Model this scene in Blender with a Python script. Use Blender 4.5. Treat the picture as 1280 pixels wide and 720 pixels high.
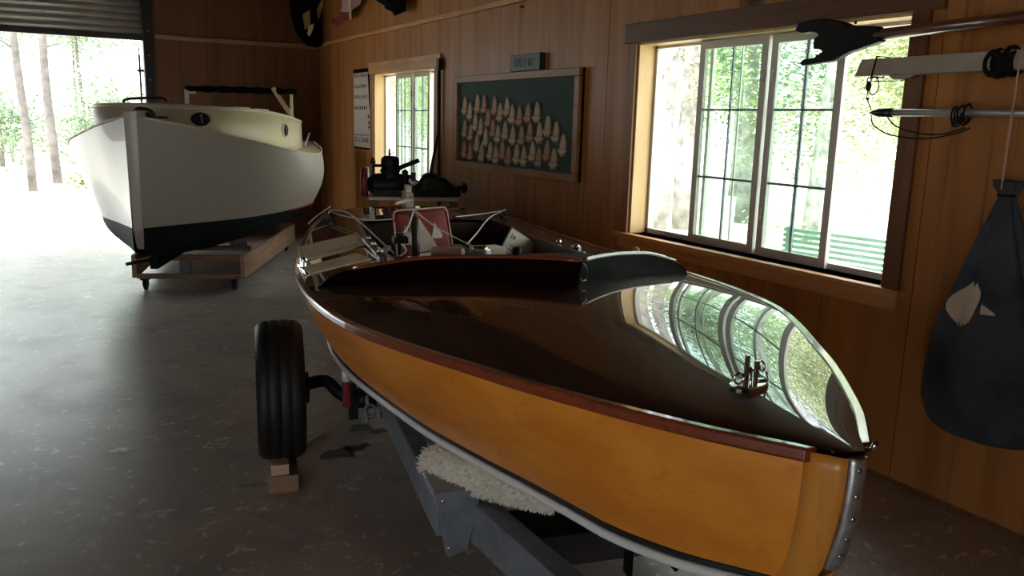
import bpy, bmesh, math, random
from mathutils import Vector, Matrix
for o in list(bpy.data.objects): bpy.data.objects.remove(o)
S = bpy.context.scene; C = S.collection; PI = math.pi; R = math.radians
random.seed(7)
# ---------------------------------------------------------------- camera
cam = bpy.data.objects.new('camera', bpy.data.cameras.new('camera')); C.objects.link(cam); S.camera = cam
_y, _p, _r = R(29.31736), R(11.31277), R(1.56644)
_f = Vector((math.sin(_y)*math.cos(_p), math.cos(_y)*math.cos(_p), -math.sin(_p)))
_x = Vector((math.cos(_y), -math.sin(_y), 0)); _u = _x.cross(_f)
_X = _x*math.cos(_r) + _u*math.sin(_r); _U = -_x*math.sin(_r) + _u*math.cos(_r)
cam.matrix_world = Matrix(((_X.x, _U.x, -_f.x, 0), (_X.y, _U.y, -_f.y, 0), (_X.z, _U.z, -_f.z, 1.55), (0, 0, 0, 1)))
cam.data.sensor_width = 36; cam.data.lens = 1035.68/1280*36; cam.data.clip_start = .02; cam.data.clip_end = 400
# ---------------------------------------------------------------- sky, sun, exposure
S.view_settings.view_transform = 'Standard'; S.view_settings.look = 'None'; S.view_settings.gamma = 1
S.view_settings.use_curve_mapping = False; S.view_settings.exposure = 0.1
w = bpy.data.worlds.new('sky'); S.world = w; w.use_nodes = True
_b = w.node_tree.nodes['Background']; _b.inputs[0].default_value = (.86, .94, 1, 1); _b.inputs[1].default_value = 5.2
sun = bpy.data.objects.new('sun', bpy.data.lights.new('sun', 'SUN')); C.objects.link(sun)
sun.data.energy = 10; sun.data.angle = R(1.5); sun.data.color = (1, .95, .86)
sun.rotation_euler = Vector((.28, .34, -1)).to_track_quat('-Z', 'Y').to_euler()

# ---------------------------------------------------------------- materials
def _nt(name):
    m = bpy.data.materials.new(name); m.use_nodes = True
    t = m.node_tree; return m, t, t.nodes['Principled BSDF']
def _mix(t, a, b, f):
    n = t.nodes.new('ShaderNodeMix'); n.data_type = 'RGBA'
    for i, v in ((6, a), (7, b)):
        if isinstance(v, (tuple, list)): n.inputs[i].default_value = (*v[:3], 1)
        else: t.links.new(v, n.inputs[i])
    if isinstance(f, (int, float)): n.inputs[0].default_value = f
    else: t.links.new(f, n.inputs[0])
    return n.outputs[2]
def _ramp(t, src, a, b):
    n = t.nodes.new('ShaderNodeMapRange'); n.inputs[1].default_value = a; n.inputs[2].default_value = b
    t.links.new(src, n.inputs[0]); return n.outputs[0]
def _noise(t, scale, vec=(1, 1, 1), detail=4, dist=0, seed=0):
    tc = t.nodes.new('ShaderNodeTexCoord'); mp = t.nodes.new('ShaderNodeMapping')
    mp.inputs['Scale'].default_value = vec; mp.inputs['Location'].default_value = (seed, seed*1.7, seed*.3)
    n = t.nodes.new('ShaderNodeTexNoise'); n.inputs['Scale'].default_value = scale
    n.inputs['Detail'].default_value = detail; n.inputs['Distortion'].default_value = dist
    t.links.new(tc.outputs['Object'], mp.inputs[0]); t.links.new(mp.outputs[0], n.inputs['Vector'])
    return n.outputs[0]
def _bump(t, b, src, s, d=.01):
    n = t.nodes.new('ShaderNodeBump'); n.inputs['Strength'].default_value = s; n.inputs['Distance'].default_value = d
    t.links.new(src, n.inputs['Height']); t.links.new(n.outputs[0], b.inputs['Normal'])
def plain(name, col, rough=.5, metal=0, coat=0, var=.15, scale=9, bump=0, spec=.5, emit=0):
    m, t, b = _nt(name)
    dk = tuple(c*(1-var) for c in col); lt = tuple(min(1, c*(1+var)) for c in col)
    nz = _noise(t, scale, detail=5)
    t.links.new(_mix(t, dk, lt, _ramp(t, nz, .3, .7)), b.inputs['Base Color'])
    b.inputs['Roughness'].default_value = rough; b.inputs['Metallic'].default_value = metal
    b.inputs['Coat Weight'].default_value = coat; b.inputs['Coat Roughness'].default_value = .03
    b.inputs['Specular IOR Level'].default_value = spec
    if bump: _bump(t, b, nz, bump)
    return m
def wood(name, c1, c2, axis=2, rough=.6, coat=0, coat_ior=1.5, scale=7, stretch=.07, knots=0, bump=.05, dark=.35, coat_rough=.02, spec=.5, fk=.6):
    """grain runs along axis; two tones plus broad stain variation and knots"""
    m, t, b = _nt(name)
    v = [1, 1, 1]; v[axis] = stretch
    g = _noise(t, scale*3, v, 6, .6); broad = _noise(t, scale*.22, (1, 1, 1), 3, .3, 4)
    v2 = [1, 1, 1]; v2[axis] = stretch*.5; fine = _noise(t, scale*14, v2, 3, 0, 2)
    col = _mix(t, c1, c2, _ramp(t, g, .33, .67))
    col = _mix(t, col, tuple(c*dark for c in c1), _ramp(t, broad, .55, .9))
    col = _mix(t, col, tuple(c*fk for c in c1), _ramp(t, fine, .58, .8))
    if knots:
        tc = t.nodes.new('ShaderNodeTexCoord'); mp = t.nodes.new('ShaderNodeMapping')
        v3 = [1, 1, 1]; v3[axis] = .45; mp.inputs['Scale'].default_value = v3
        vo = t.nodes.new('ShaderNodeTexVoronoi'); vo.inputs['Scale'].default_value = knots
        t.links.new(tc.outputs['Object'], mp.inputs[0]); t.links.new(mp.outputs[0], vo.inputs['Vector'])
        col = _mix(t, (.02, .008, .004), col, _ramp(t, vo.outputs['Distance'], .05, .13))
    t.links.new(col, b.inputs['Base Color'])
    b.inputs['Roughness'].default_value = rough; b.inputs['Coat Weight'].default_value = coat
    b.inputs['Coat IOR'].default_value = coat_ior; b.inputs['Coat Roughness'].default_value = coat_rough
    b.inputs['Specular IOR Level'].default_value = spec
    if bump: _bump(t, b, g, bump, .004)
    return m
def make_glass(name, tint):
    m, t, b = _nt(name); t.nodes.remove(b); out = t.nodes['Material Output']
    tr = t.nodes.new('ShaderNodeBsdfTransparent'); tr.inputs[0].default_value = (*tint, 1)
    gl = t.nodes.new('ShaderNodeBsdfGlossy'); gl.inputs['Roughness'].default_value = .01
    lw = t.nodes.new('ShaderNodeLayerWeight'); lw.inputs[0].default_value = .5; pw = t.nodes.new('ShaderNodeMath'); pw.operation = 'POWER'; pw.inputs[1].default_value = 4
    t.links.new(lw.outputs['Facing'], pw.inputs[0]); fr = t.nodes.new('ShaderNodeMath'); fr.operation = 'MULTIPLY_ADD'; fr.inputs[1].default_value = .5; fr.inputs[2].default_value = .03
    t.links.new(pw.outputs[0], fr.inputs[0]); mx = t.nodes.new('ShaderNodeMixShader')
    t.links.new(fr.outputs[0], mx.inputs[0]); t.links.new(tr.outputs[0], mx.inputs[1]); t.links.new(gl.outputs[0], mx.inputs[2])
    t.links.new(mx.outputs[0], out.inputs[0]); return m
def concrete():
    m, t, b = _nt('concrete_floor')
    n1 = _noise(t, .55, detail=5, dist=.4); n2 = _noise(t, 16, detail=6, dist=1.0, seed=3); n3 = _noise(t, 3.2, detail=5, dist=.6, seed=8)
    c = _mix(t, (.38, .315, .255), (.50, .43, .36), _ramp(t, n1, .3, .7))
    c = _mix(t, c, (.22, .20, .185), _ramp(t, n3, .5, .85))
    c = _mix(t, c, (.74, .71, .68), _ramp(t, n2, .60, .70))
    t.links.new(c, b.inputs['Base Color'])
    rr = t.nodes.new('ShaderNodeMapRange'); rr.inputs[3].default_value = .22; rr.inputs[4].default_value = .42
    t.links.new(n3, rr.inputs[0]); t.links.new(rr.outputs[0], b.inputs['Roughness'])
    _bump(t, b, n2, .12, .004); return m
M = dict(
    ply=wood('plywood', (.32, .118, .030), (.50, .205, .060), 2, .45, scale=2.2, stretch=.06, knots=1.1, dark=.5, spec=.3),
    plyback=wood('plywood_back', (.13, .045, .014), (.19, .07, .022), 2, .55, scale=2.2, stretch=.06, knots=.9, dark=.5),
    pine=wood('knotty_pine', (.50, .225, .07), (.66, .33, .115), 1, .5, scale=5, stretch=.06, knots=2.6, dark=.6),
    pinev=wood('knotty_pine_upright', (.30, .12, .036), (.42, .19, .06), 2, .5, scale=5, stretch=.06, knots=2.0, dark=.6),
    casing=wood('shaded_knotty_casing', (.10, .034, .011), (.17, .062, .02), 1, .5, scale=5, stretch=.06, knots=2.2, dark=.6),  # pine casing with its backlit shade put into the colour
    casingv=wood('shaded_knotty_casing_upright', (.12, .04, .013), (.19, .07, .023), 2, .5, scale=5, stretch=.06, knots=2.0, dark=.6),  # upright grain, same backlit shade painted into the wood tone
    jamb=wood('clear_pine', (.62, .40, .15), (.72, .50, .22), 2, .5, scale=4, stretch=.05, dark=.8),
    concrete=concrete(),
    ceil=plain('ceiling_boards', (.05, .028, .015), .8),
    vinyl=plain('white_vinyl', (.62, .57, .50), .4, var=.03),
    glass=make_glass('tinted_glass', (.91, .97, .94)),
    clear=make_glass('clear_glass', (.95, .97, .95)),
    steel=plain('curtain_steel', (.58, .57, .57), .35, .6, var=.1),
    dsteel=plain('dark_steel', (.06, .06, .065), .45, .7),
    galv=plain('grey_painted_steel', (.23, .25, .28), .45, .35, var=.18, scale=14, bump=.05),
    chrome=plain('chrome', (.75, .75, .75), .12, 1, var=.02),
    alloy=plain('worn_aluminium', (.60, .60, .60), .38, .85, var=.35, scale=28, bump=.2),
    black=plain('black_paint', (.012, .012, .013), .45),
    iron=plain('black_iron', (.010, .008, .008), .5, var=.3, spec=.3),
    redrim=plain('dull_red_enamel', (.22, .03, .035), .45),
    rubber=plain('tyre_rubber', (.006, .006, .006), .6, var=.2, bump=.1),
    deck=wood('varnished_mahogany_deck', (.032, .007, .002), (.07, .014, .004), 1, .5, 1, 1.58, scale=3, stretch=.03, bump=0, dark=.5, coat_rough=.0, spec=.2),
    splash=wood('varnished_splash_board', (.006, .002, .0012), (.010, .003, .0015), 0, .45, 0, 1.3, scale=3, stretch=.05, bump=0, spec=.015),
    rail=wood('varnished_mahogany_rail', (.20, .035, .010), (.30, .06, .017), 1, .35, 1, 1.6, scale=5, stretch=.03, bump=0, dark=.6, coat_rough=.05),
    hull=wood('varnished_amber_planking', (.66, .20, .015), (.84, .31, .030), 1, .42, .35, 1.5, scale=2.6, stretch=.04, bump=0, dark=.75, fk=.9, coat_rough=.22),
    stemw=wood('varnished_stem_wood', (.62, .22, .028), (.74, .30, .05), 2, .4, .4, 1.5, scale=4, stretch=.05, bump=0, dark=.7),
    dwood=wood('dark_wood', (.03, .012, .006), (.055, .02, .01), 1, .5, .3, scale=4),
    white=plain('white_paint', (.74, .73, .71), .35, var=.04, coat=.2),
    hullwhite=plain('gloss_white_hull_paint', (.50, .435, .385), .38, var=.03, scale=2, coat=.25),
    cream=plain('cream_paint', (.74, .62, .45), .45, var=.04, scale=2),
    bottom=plain('dark_antifouling', (.006, .009, .012), .7, var=.4, scale=3, spec=.12),
    redline=plain('red_boot_stripe', (.35, .02, .03), .4),
    timber=wood('construction_timber', (.26, .15, .085), (.36, .22, .13), 0, .65, scale=5, knots=1.6, dark=.6),
    timbery=wood('construction_timber_long', (.40, .23, .15), (.52, .32, .22), 1, .65, scale=5, knots=1.2, dark=.7),
    pale=wood('pale_block_wood', (.55, .38, .24), (.66, .48, .32), 0, .6, scale=6, dark=.8),
    fleece=plain('cream_fleece', (.78, .72, .60), .9, var=.12, scale=60),
    paper=plain('cream_paper', (.92, .68, .42), .6, var=.04), ink=plain('brown_ink', (.18, .10, .05), .6),
    cardw=plain('white_card', (.80, .68, .52), .6, var=.04),
    rope=plain('white_rope', (.75, .68, .60), .7, var=.15, scale=60), redrope=plain('red_rope', (.28, .015, .02), .7),
    darkrope=plain('dark_rope', (.014, .014, .013), .9, spec=.1),
    cushion=plain('maroon_canvas', (.23, .032, .018), .75, var=.15), piping=plain('pale_pink_piping', (.75, .45, .36), .6),
    sailcloth=plain('pale_sail_print', (.62, .46, .36), .7), pinkcl=plain('pinkish_cloth', (.68, .40, .30), .8, var=.12),
    green=plain('green_board_felt', (.045, .082, .062), .8, var=.12, scale=4), greensign=plain('carved_green_sign', (.028, .042, .03), .5),
    signink=plain('faded_sign_letters', (.09, .11, .095), .5), frame=wood('board_frame_wood', (.30, .13, .045), (.40, .19, .075), 1, .5, scale=6),
    tagwood=wood('pale_tag_wood', (.50, .33, .19), (.60, .42, .26), 2, .6, scale=12, dark=.85),
    tagred=wood('reddish_tag_wood', (.42, .20, .12), (.50, .27, .17), 2, .6, scale=12, dark=.85),
    poster=plain('poster_paper', (.60, .50, .42), .7, var=.04), postink=plain('poster_ink', (.05, .04, .045), .6),
    canvas=plain('blue_grey_canvas', (.06, .064, .074), .9, var=.45, scale=5, bump=.4, spec=.1), patch=plain('tan_canvas_patch', (.62, .48, .33), .9),
    spar=wood('varnished_spar', (.13, .04, .018), (.20, .07, .03), 1, .35, .6, scale=6, bump=0),
    jaw=plain('dark_gaff_jaw', (.008, .005, .004), .5, spec=.2), boomp=plain('weathered_boom_paint', (.40, .31, .24), .55, var=.12),
    alu=plain('dull_aluminium_tube', (.42, .38, .35), .4, .5), plate=plain('switch_plate', (.80, .72, .62), .5),
    cloth_black=plain('black_cloth', (.006, .006, .007), .95, spec=.05), cloth_pink=plain('faded_pink_cloth', (.46, .28, .27), .9),
    cloth_red=plain('dark_red_cloth', (.22, .02, .03), .9), cloth_yellow=plain('ochre_cloth', (.42, .25, .06), .9),
    barkd=plain('grey_brown_pine_bark', (.13, .115, .105), .9, var=.4, scale=5, bump=.5),
    stain=plain('oil_stained_concrete', (.055, .05, .048), .35, var=.3, scale=30),
    ground=plain('pale_sandy_ground', (.72, .70, .62), .9, var=.12, scale=.6), grass=plain('mown_lawn', (.62, .63, .50), .9, var=.25, scale=.5),
    bark=plain('pale_pine_bark', (.34, .32, .30), .9, var=.45, scale=5, bump=.5), leaf=plain('bright_leaf', (.40, .46, .22), .7, var=.4, scale=2),
    leafd=plain('mid_green_leaf', (.22, .30, .17), .7, var=.4, scale=2), benchg=plain('green_bench_paint', (.16, .32, .25), .6),
    lens=plain('white_reflector_tape', (.75, .72, .68), .4), dgrey=plain('weathered_grey_timber', (.03, .03, .034), .8),
)
# ---------------------------------------------------------------- mesh builder
class MB:
    def __init__(s): s.v = []; s.f = []; s.sm = []
    def add(s, vs, fs, smooth=False):
        n = len(s.v); s.v += [tuple(v) for v in vs]; s.f += [tuple(i+n for i in f) for f in fs]; s.sm += [smooth]*len(fs); return s
    def box(s, lo, hi, m=None):
        x0, y0, z0 = lo; x1, y1, z1 = hi
        v = [Vector(p) for p in ((x0,y0,z0),(x1,y0,z0),(x1,y1,z0),(x0,y1,z0),(x0,y0,z1),(x1,y0,z1),(x1,y1,z1),(x0,y1,z1))]
        if m: v = [m @ p for p in v]
        return s.add(v, [(0,3,2,1),(4,5,6,7),(0,1,5,4),(1,2,6,5),(2,3,7,6),(3,0,4,7)])
    def bar(s, a, b, wd, ht, up=(0,0,1)):
        a = Vector(a); b = Vector(b); d = (b-a); L = d.length; d.normalize()
        u = Vector(up); sd = d.cross(u)
        if sd.length < 1e-4: sd = d.cross(Vector((1,0,0)))
        sd.normalize(); u = sd.cross(d)
        m = Matrix(((sd.x, d.x, u.x, a.x), (sd.y, d.y, u.y, a.y), (sd.z, d.z, u.z, a.z), (0,0,0,1)))
        return s.box((-wd/2, 0, -ht/2), (wd/2, L, ht/2), m)
    def rings(s, rs, closed=True, caps=True, smooth=True):
        n = len(rs[0]); vs = [p for r in rs for p in r]; fs = []
        for i in range(len(rs)-1):
            for j in range(n if closed else n-1):
                k = (j+1) % n; fs.append((i*n+j, i*n+k, (i+1)*n+k, (i+1)*n+j))
        s.add(vs, fs, smooth)
        if caps and closed:
            s.add(list(rs[0]), [tuple(range(n))[::-1]]); s.add(list(rs[-1]), [tuple(range(n))])
        return s
    def tube(s, pts, r, n=8, caps=True):
        pts = [Vector(p) for p in pts]; rs = []; u = None
        for i, p in enumerate(pts):
            d = (pts[min(i+1, len(pts)-1)] - pts[max(i-1, 0)]).normalized()
            if u is None: u = d.orthogonal().normalized()
            u = (u - d*u.dot(d)).normalized(); v = d.cross(u)
            rr = r[i] if isinstance(r, (list, tuple)) else r
            rs.append([p + (u*math.cos(2*PI*k/n) + v*math.sin(2*PI*k/n))*rr for k in range(n)])
        return s.rings(rs, caps=caps)
    def lathe(s, prof, m=None, n=20, smooth=True):   # prof: (radius, height) about Z
        rs = [[Vector((r*math.cos(2*PI*k/n), r*math.sin(2*PI*k/n), z)) for k in range(n)] for r, z in prof]
        if m: rs = [[m @ p for p in q] for q in rs]
        return s.rings(rs, smooth=smooth)
    def torus(s, c, R_, r, axis=2, n=20, k=8, sx=1, sy=1):
        rs = []
        for i in range(n+1):
            a = 2*PI*i/n; ring = []
            for j in range(k):
                b = 2*PI*j/k; q = ((R_+r*math.cos(b))*math.cos(a)*sx, (R_+r*math.cos(b))*math.sin(a)*sy, r*math.sin(b))
                q = {2: q, 1: (q[0], q[2], q[1]), 0: (q[2], q[0], q[1])}[axis]
                ring.append(Vector(c)+Vector(q))
            rs.append(ring)
        return s.rings(rs, caps=False)
    def prism(s, poly, fn, d0, d1, smooth=False):    # poly 2-D, fn(u,v,d)->3-D
        n = len(poly); v = [fn(a, b, d0) for a, b in poly] + [fn(a, b, d1) for a, b in poly]
        return s.add(v, [tuple(range(n))[::-1], tuple(range(n, 2*n))] + [(i, (i+1) % n, (i+1) % n+n, i+n) for i in range(n)], smooth)
    def ball(s, c, r, n=10, sc=(1, 1, 1)):
        rs = []
        for i in range(1, n):
            a = PI*i/n; rs.append([Vector((c[0]+r*sc[0]*math.sin(a)*math.cos(2*PI*k/(2*n)), c[1]+r*sc[1]*math.sin(a)*math.sin(2*PI*k/(2*n)), c[2]-r*sc[2]*math.cos(a))) for k in range(2*n)])
        return s.rings(rs)
    def grid(s, rows, smooth=True):
        return s.rings(rows, closed=False, caps=False, smooth=smooth)
def root_of(o):
    while o.parent: o = o.parent
    return o
def obj(name, mb, mat, parent=None, world=True, bevel=0, solid=0, sub=0, label=None, kind=None, fix=True):
    me = bpy.data.meshes.new(name)
    me.from_pydata([tuple(v) for v in mb.v], [], mb.f)
    for p, sm in zip(me.polygons, mb.sm): p.use_smooth = sm
    if fix:
        bm = bmesh.new(); bm.from_mesh(me); bmesh.ops.remove_doubles(bm, verts=bm.verts, dist=1e-5)
        bmesh.ops.recalc_face_normals(bm, faces=bm.faces); bm.to_mesh(me); bm.free()
    if parent is not None and world:
        me.transform(root_of(parent).matrix_basis.inverted())
    o = bpy.data.objects.new(name, me); C.objects.link(o)
    me.materials.append(M[mat] if isinstance(mat, str) else mat)
    if parent is not None: o.parent = parent
    if bevel:
        b = o.modifiers.new('bevel', 'BEVEL'); b.width = bevel; b.segments = 2; b.limit_method = 'ANGLE'
    if solid:
        b = o.modifiers.new('solid', 'SOLIDIFY'); b.thickness = solid; b.offset = 0
    if sub:
        b = o.modifiers.new('sub', 'SUBSURF'); b.levels = sub; b.render_levels = sub
    if label: o['label'] = label
    if kind: o['kind'] = kind
    return o
def thing(name, label, cat, loc=(0, 0, 0), rotz=0, group=None):
    o = bpy.data.objects.new(name, None); C.objects.link(o); o.location = loc; o.rotation_euler = (0, 0, rotz)
    o.matrix_basis = Matrix.Translation(loc) @ Matrix.Rotation(rotz, 4, 'Z'); o.empty_display_size = .1
    o['label'] = label; o['category'] = cat
    if group: o['group'] = group
    return o
def tag(o, label, cat, group=None):
    o['label'] = label; o['category'] = cat
    if group: o['group'] = group
    return o
def dup(r, loc, rotz=0, label=None, scale=None):
    c = r.copy(); C.objects.link(c); c.location = loc; c.rotation_euler = (0, 0, rotz)
    if scale: c.scale = scale
    if label: c['label'] = label
    for ch in [q for q in r.children]:
        d = ch.copy(); C.objects.link(d); d.parent = c
        for g in [q for q in ch.children]:
            e = g.copy(); C.objects.link(e); e.parent = d
    return c
def struct(name, mb, mat, **k): return obj(name, mb, mat, kind='structure', **k)
def interp(xs, ys, q):
    i = 0
    while i < len(xs)-2 and q > xs[i+1]: i += 1
    h = xs[i+1]-xs[i]; t = min(1, max(0, (q-xs[i])/h)); n = len(xs)
    mm = lambda k: (ys[min(k+1, n-1)]-ys[max(k-1, 0)])/(xs[min(k+1, n-1)]-xs[max(k-1, 0)])
    a, b = mm(i)*h, mm(i+1)*h
    return (2*t**3-3*t*t+1)*ys[i]+(t**3-2*t*t+t)*a+(-2*t**3+3*t*t)*ys[i+1]+(t**3-t*t)*b
def lin(a, b, n): return [a+(b-a)*i/(n-1) for i in range(n)]
def sag(a, b, n=10, s=0):
    a = Vector(a); b = Vector(b); return [a.lerp(b, i/(n-1)) - Vector((0, 0, s*4*(i/(n-1))*(1-i/(n-1)))) for i in range(n)]
def smoothline(pts, n=6):
    pts = [Vector(p) for p in pts]; out = []
    for i in range(len(pts)-1):
        p0 = pts[max(i-1, 0)]; p1 = pts[i]; p2 = pts[i+1]; p3 = pts[min(i+2, len(pts)-1)]
        for k in range(n):
            t = k/n; out.append(.5*((2*p1)+(p2-p0)*t+(2*p0-5*p1+4*p2-p3)*t*t+(3*p1-p0-3*p2+p3)*t**3))
    out.append(pts[-1]); return out

# ================================================================ SETTING
WX, DY, CZ = 3.2125, 11.0, 3.6
LX, BY = -5.0, -3.2
flo = struct('floor', MB().box((LX-.2, BY-.2, -.12), (WX+.2, DY+.2, 0)), 'concrete')
struct('ceiling', MB().box((LX-1.3, BY-.4, CZ), (WX+.9, DY+.5, CZ+.12)), 'ceil')
WIN = [(2.35, 4.22, .88, 2.045), (7.27, 8.94, .88, 2.03)]
def split_rects(a0, a1, b0, b1, holes):
    rs = [(a0, a1, b0, b1)]
    for h in holes:
        out = []
        for r in rs:
            if h[0] >= r[1] or h[1] <= r[0] or h[2] >= r[3] or h[3] <= r[2]: out.append(r); continue
            x0, x1 = max(r[0], h[0]), min(r[1], h[1])
            if r[0] < h[0]: out.append((r[0], h[0], r[2], r[3]))
            if r[1] > h[1]: out.append((h[1], r[1], r[2], r[3]))
            if r[2] < h[2]: out.append((x0, x1, r[2], h[2]))
            if r[3] > h[3]: out.append((x0, x1, h[3], r[3]))
        rs = out
    return rs
mb = MB()
for r in split_rects(BY, DY+.2, 0, CZ, WIN): mb.box((WX+.018, r[0], r[2]), (WX+.17, r[1], r[3]))
wr = struct('wall_right', mb, 'plyback')
seams = [2.21+1.165*k for k in range(-5, 8)]
seams = [BY]+[s for s in seams if BY < s < DY]+[DY]
for a, b in zip(seams[:-1], seams[1:]):
    for z0, z1 in ((.03, 2.44), (2.443, CZ)):
        for r in split_rects(a+.0025, b-.0025, z0, z1, WIN):
            obj('panel', MB().box((WX, r[0], r[2]), (WX+.018, r[1], r[3])), 'ply', wr)
GX0, GX1, GZ = -3.0, 1.10, 2.385
mb = MB()
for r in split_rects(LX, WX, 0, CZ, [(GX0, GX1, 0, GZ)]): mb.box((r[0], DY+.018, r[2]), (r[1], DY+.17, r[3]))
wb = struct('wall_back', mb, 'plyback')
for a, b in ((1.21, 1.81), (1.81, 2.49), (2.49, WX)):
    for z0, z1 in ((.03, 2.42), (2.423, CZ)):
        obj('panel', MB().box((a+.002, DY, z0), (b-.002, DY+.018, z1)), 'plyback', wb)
mb = MB()
for r in split_rects(BY, DY, 0, CZ, [(-2.9, -.4, 0, 2.2)]): mb.box((LX-.17, r[0], r[2]), (LX, r[1], r[3]))
struct('wall_left', mb, 'plyback')
mb = MB()
for r in split_rects(LX, WX, 0, CZ, [(-4.4, -2.9, 0, 2.2)]): mb.box((r[0], BY-.17, r[2]), (r[1], BY, r[3]))
struct('wall_front', mb, 'plyback')
struct('trim_1', MB().box((WX-.04, BY, 2.435), (WX, DY, 2.475)), 'pine', bevel=.004)
struct('trim_2', MB().box((1.23, DY-.035, 2.405), (WX-.04, DY, 2.455)), 'timber', bevel=.004)

def window(n, y0, y1, z0, z1, dark):  # dark: head and near side casing use the colours with shade painted in
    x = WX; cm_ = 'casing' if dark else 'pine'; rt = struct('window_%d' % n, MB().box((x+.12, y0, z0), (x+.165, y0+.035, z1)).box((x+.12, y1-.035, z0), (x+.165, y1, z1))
        .box((x+.12, y0, z0), (x+.165, y1, z0+.03)).box((x+.12, y0, z1-.03), (x+.165, y1, z1)), 'vinyl')
    cw = .085
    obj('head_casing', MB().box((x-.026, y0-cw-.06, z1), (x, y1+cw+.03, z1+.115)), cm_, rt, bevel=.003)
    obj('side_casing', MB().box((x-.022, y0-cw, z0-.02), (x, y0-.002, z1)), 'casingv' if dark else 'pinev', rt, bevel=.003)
    obj('side_casing', MB().box((x-.022, y1+.002, z0-.02), (x, y1+cw, z1)), 'pinev', rt, bevel=.003)
    obj('sill', MB().box((x-.05, y0-cw-.02, z0-.028), (x+.12, y1+cw+.02, z0)), 'pine', rt, bevel=.003)
    obj('apron', MB().box((x-.025, y0-cw, z0-.095), (x, y1+cw, z0-.03)), 'pine', rt, bevel=.003)
    obj('jamb', MB().box((x-.001, y1-.014, z0), (x+.118, y1-.001, z1-.001)), 'jamb', rt)
    obj('jamb', MB().box((x-.001, y0+.001, z0), (x+.118, y0+.014, z1-.001)), 'jamb', rt)
    obj('head_jamb', MB().box((x-.001, y0+.014, z1-.014), (x+.118, y1-.014, z1-.001)), 'jamb', rt)
    W_ = y1-y0; a = y0+.22*W_; c = y0+.475*W_; d = y0+.76*W_
    for k, (p, q) in enumerate(((a, c-.012), (c+.012, d))):
        rw = .042; X0, X1 = x+.095, x+.122
        sh = obj('sliding_sash', MB().box((X0, p, z0+.004), (X1, p+rw, z1-.015)).box((X0, q-rw, z0+.004), (X1, q, z1-.015))
                 .box((X0, p+rw, z0+.004), (X1, q-rw, z0+.05)).box((X0, p+rw, z1-.06), (X1, q-rw, z1-.015)), 'vinyl', rt, bevel=.002)
        obj('pane', MB().box((X0+.012, p+rw, z0+.05), (X0+.015, q-rw, z1-.06)), 'glass', sh)
        g = MB(); m_ = (p+q)/2; g.box((X0+.008, m_-.005, z0+.05), (X0+.019, m_+.005, z1-.06))
        for fz in (.335, .66): zz = z0+(z1-z0)*fz; g.box((X0+.008, p+rw, zz-.006), (X0+.019, q-rw, zz+.006))
        obj('muntin_grid', g, 'galv', sh)
        lk = q-.02 if k == 0 else p+.02
        for zz in (z0+.2, z1-.25): obj('latch', MB().box((X0-.012, lk-.006, zz), (X0, lk+.006, zz+.06)), 'vinyl', sh)
    # fixed centre light behind the two slid sashes
    p, q = y0+.24*W_, y0+.735*W_
    fx = obj('fixed_light', MB().box((x+.135, p, z0+.02), (x+.158, p+.022, z1-.02)).box((x+.135, q-.022, z0+.02), (x+.158, q, z1-.02))
             .box((x+.135, (p+q)/2-.018, z0+.02), (x+.158, (p+q)/2+.018, z1-.02)), 'vinyl', rt)
    obj('pane', MB().box((x+.146, p, z0+.03), (x+.149, q, z1-.03)), 'glass', fx)
    g = MB()
    for fy in (.26, .74): yy = p+(q-p)*fy; g.box((x+.143, yy-.004, z0+.03), (x+.152, yy+.004, z1-.03))
    for fz in (.335, .66): zz = z0+(z1-z0)*fz; g.box((x+.143, p, zz-.005), (x+.152, q, zz+.005))
    obj('muntin_grid', g, 'vinyl', fx)
    return rt
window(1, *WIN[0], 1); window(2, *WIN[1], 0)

# ---- roll-up door in the back wall
dr = struct('door_1', MB().box((GX0-.05, DY-.06, GZ-.012), (GX1+.02, DY-.02, GZ+.05)), 'dsteel')
for k in range(15):
    z = GZ+.05+k*.078
    pr = [(0, 0), (.012, .008), (.022, .03), (.022, .05), (.012, .07), (0, .078), (-.004, .078), (-.004, 0)]
    mb = MB(); mb.prism(pr, lambda a, b, d, z=z: (d, DY-.04-a, z+b), GX0, GX1, True)
    obj('slat', mb, 'steel', dr)
obj('guide_rail', MB().box((GX1-.01, DY-.075, 0), (GX1+.012, DY, CZ)).box((GX1+.012, DY-.02, 0), (GX1+.11, DY, CZ)).box((GX1+.085, DY-.075, 0), (GX1+.11, DY-.02, CZ)), 'dsteel', dr)
obj('guide_rail', MB().box((GX0-.11, DY-.075, 0), (GX0-.01, DY, CZ)), 'dsteel', dr)
for k in range(9): obj('bolt', MB().lathe([(.011, 0), (.011, .01), (.004, .012)], Matrix.Translation((GX1+.05, DY-.02, .25+.28*k)) @ Matrix.Rotation(PI/2, 4, 'X'), 8), 'steel', dr)
mb = MB(); zz = CZ-.02; i = 0
while zz > 2.36:
    mb.torus((1.165, DY-.10, zz), .012, .0035, 0 if i % 2 else 1, 8, 5, 1, 1.4); zz -= .026; i += 1
obj('pull_chain', mb, 'dsteel', dr)
obj('latch_bar', MB().tube([(GX1-.045, DY+.10, 1.25), (GX1-.045, DY+.10, 2.22)], .012).tube([(GX1-.045, DY+.10, 2.22), (GX1-.045, DY+.10, 2.30)], .006)
    .box((GX1-.075, DY+.09, 2.02), (GX1-.002, DY+.11, 2.05)), 'dsteel', dr)

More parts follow.
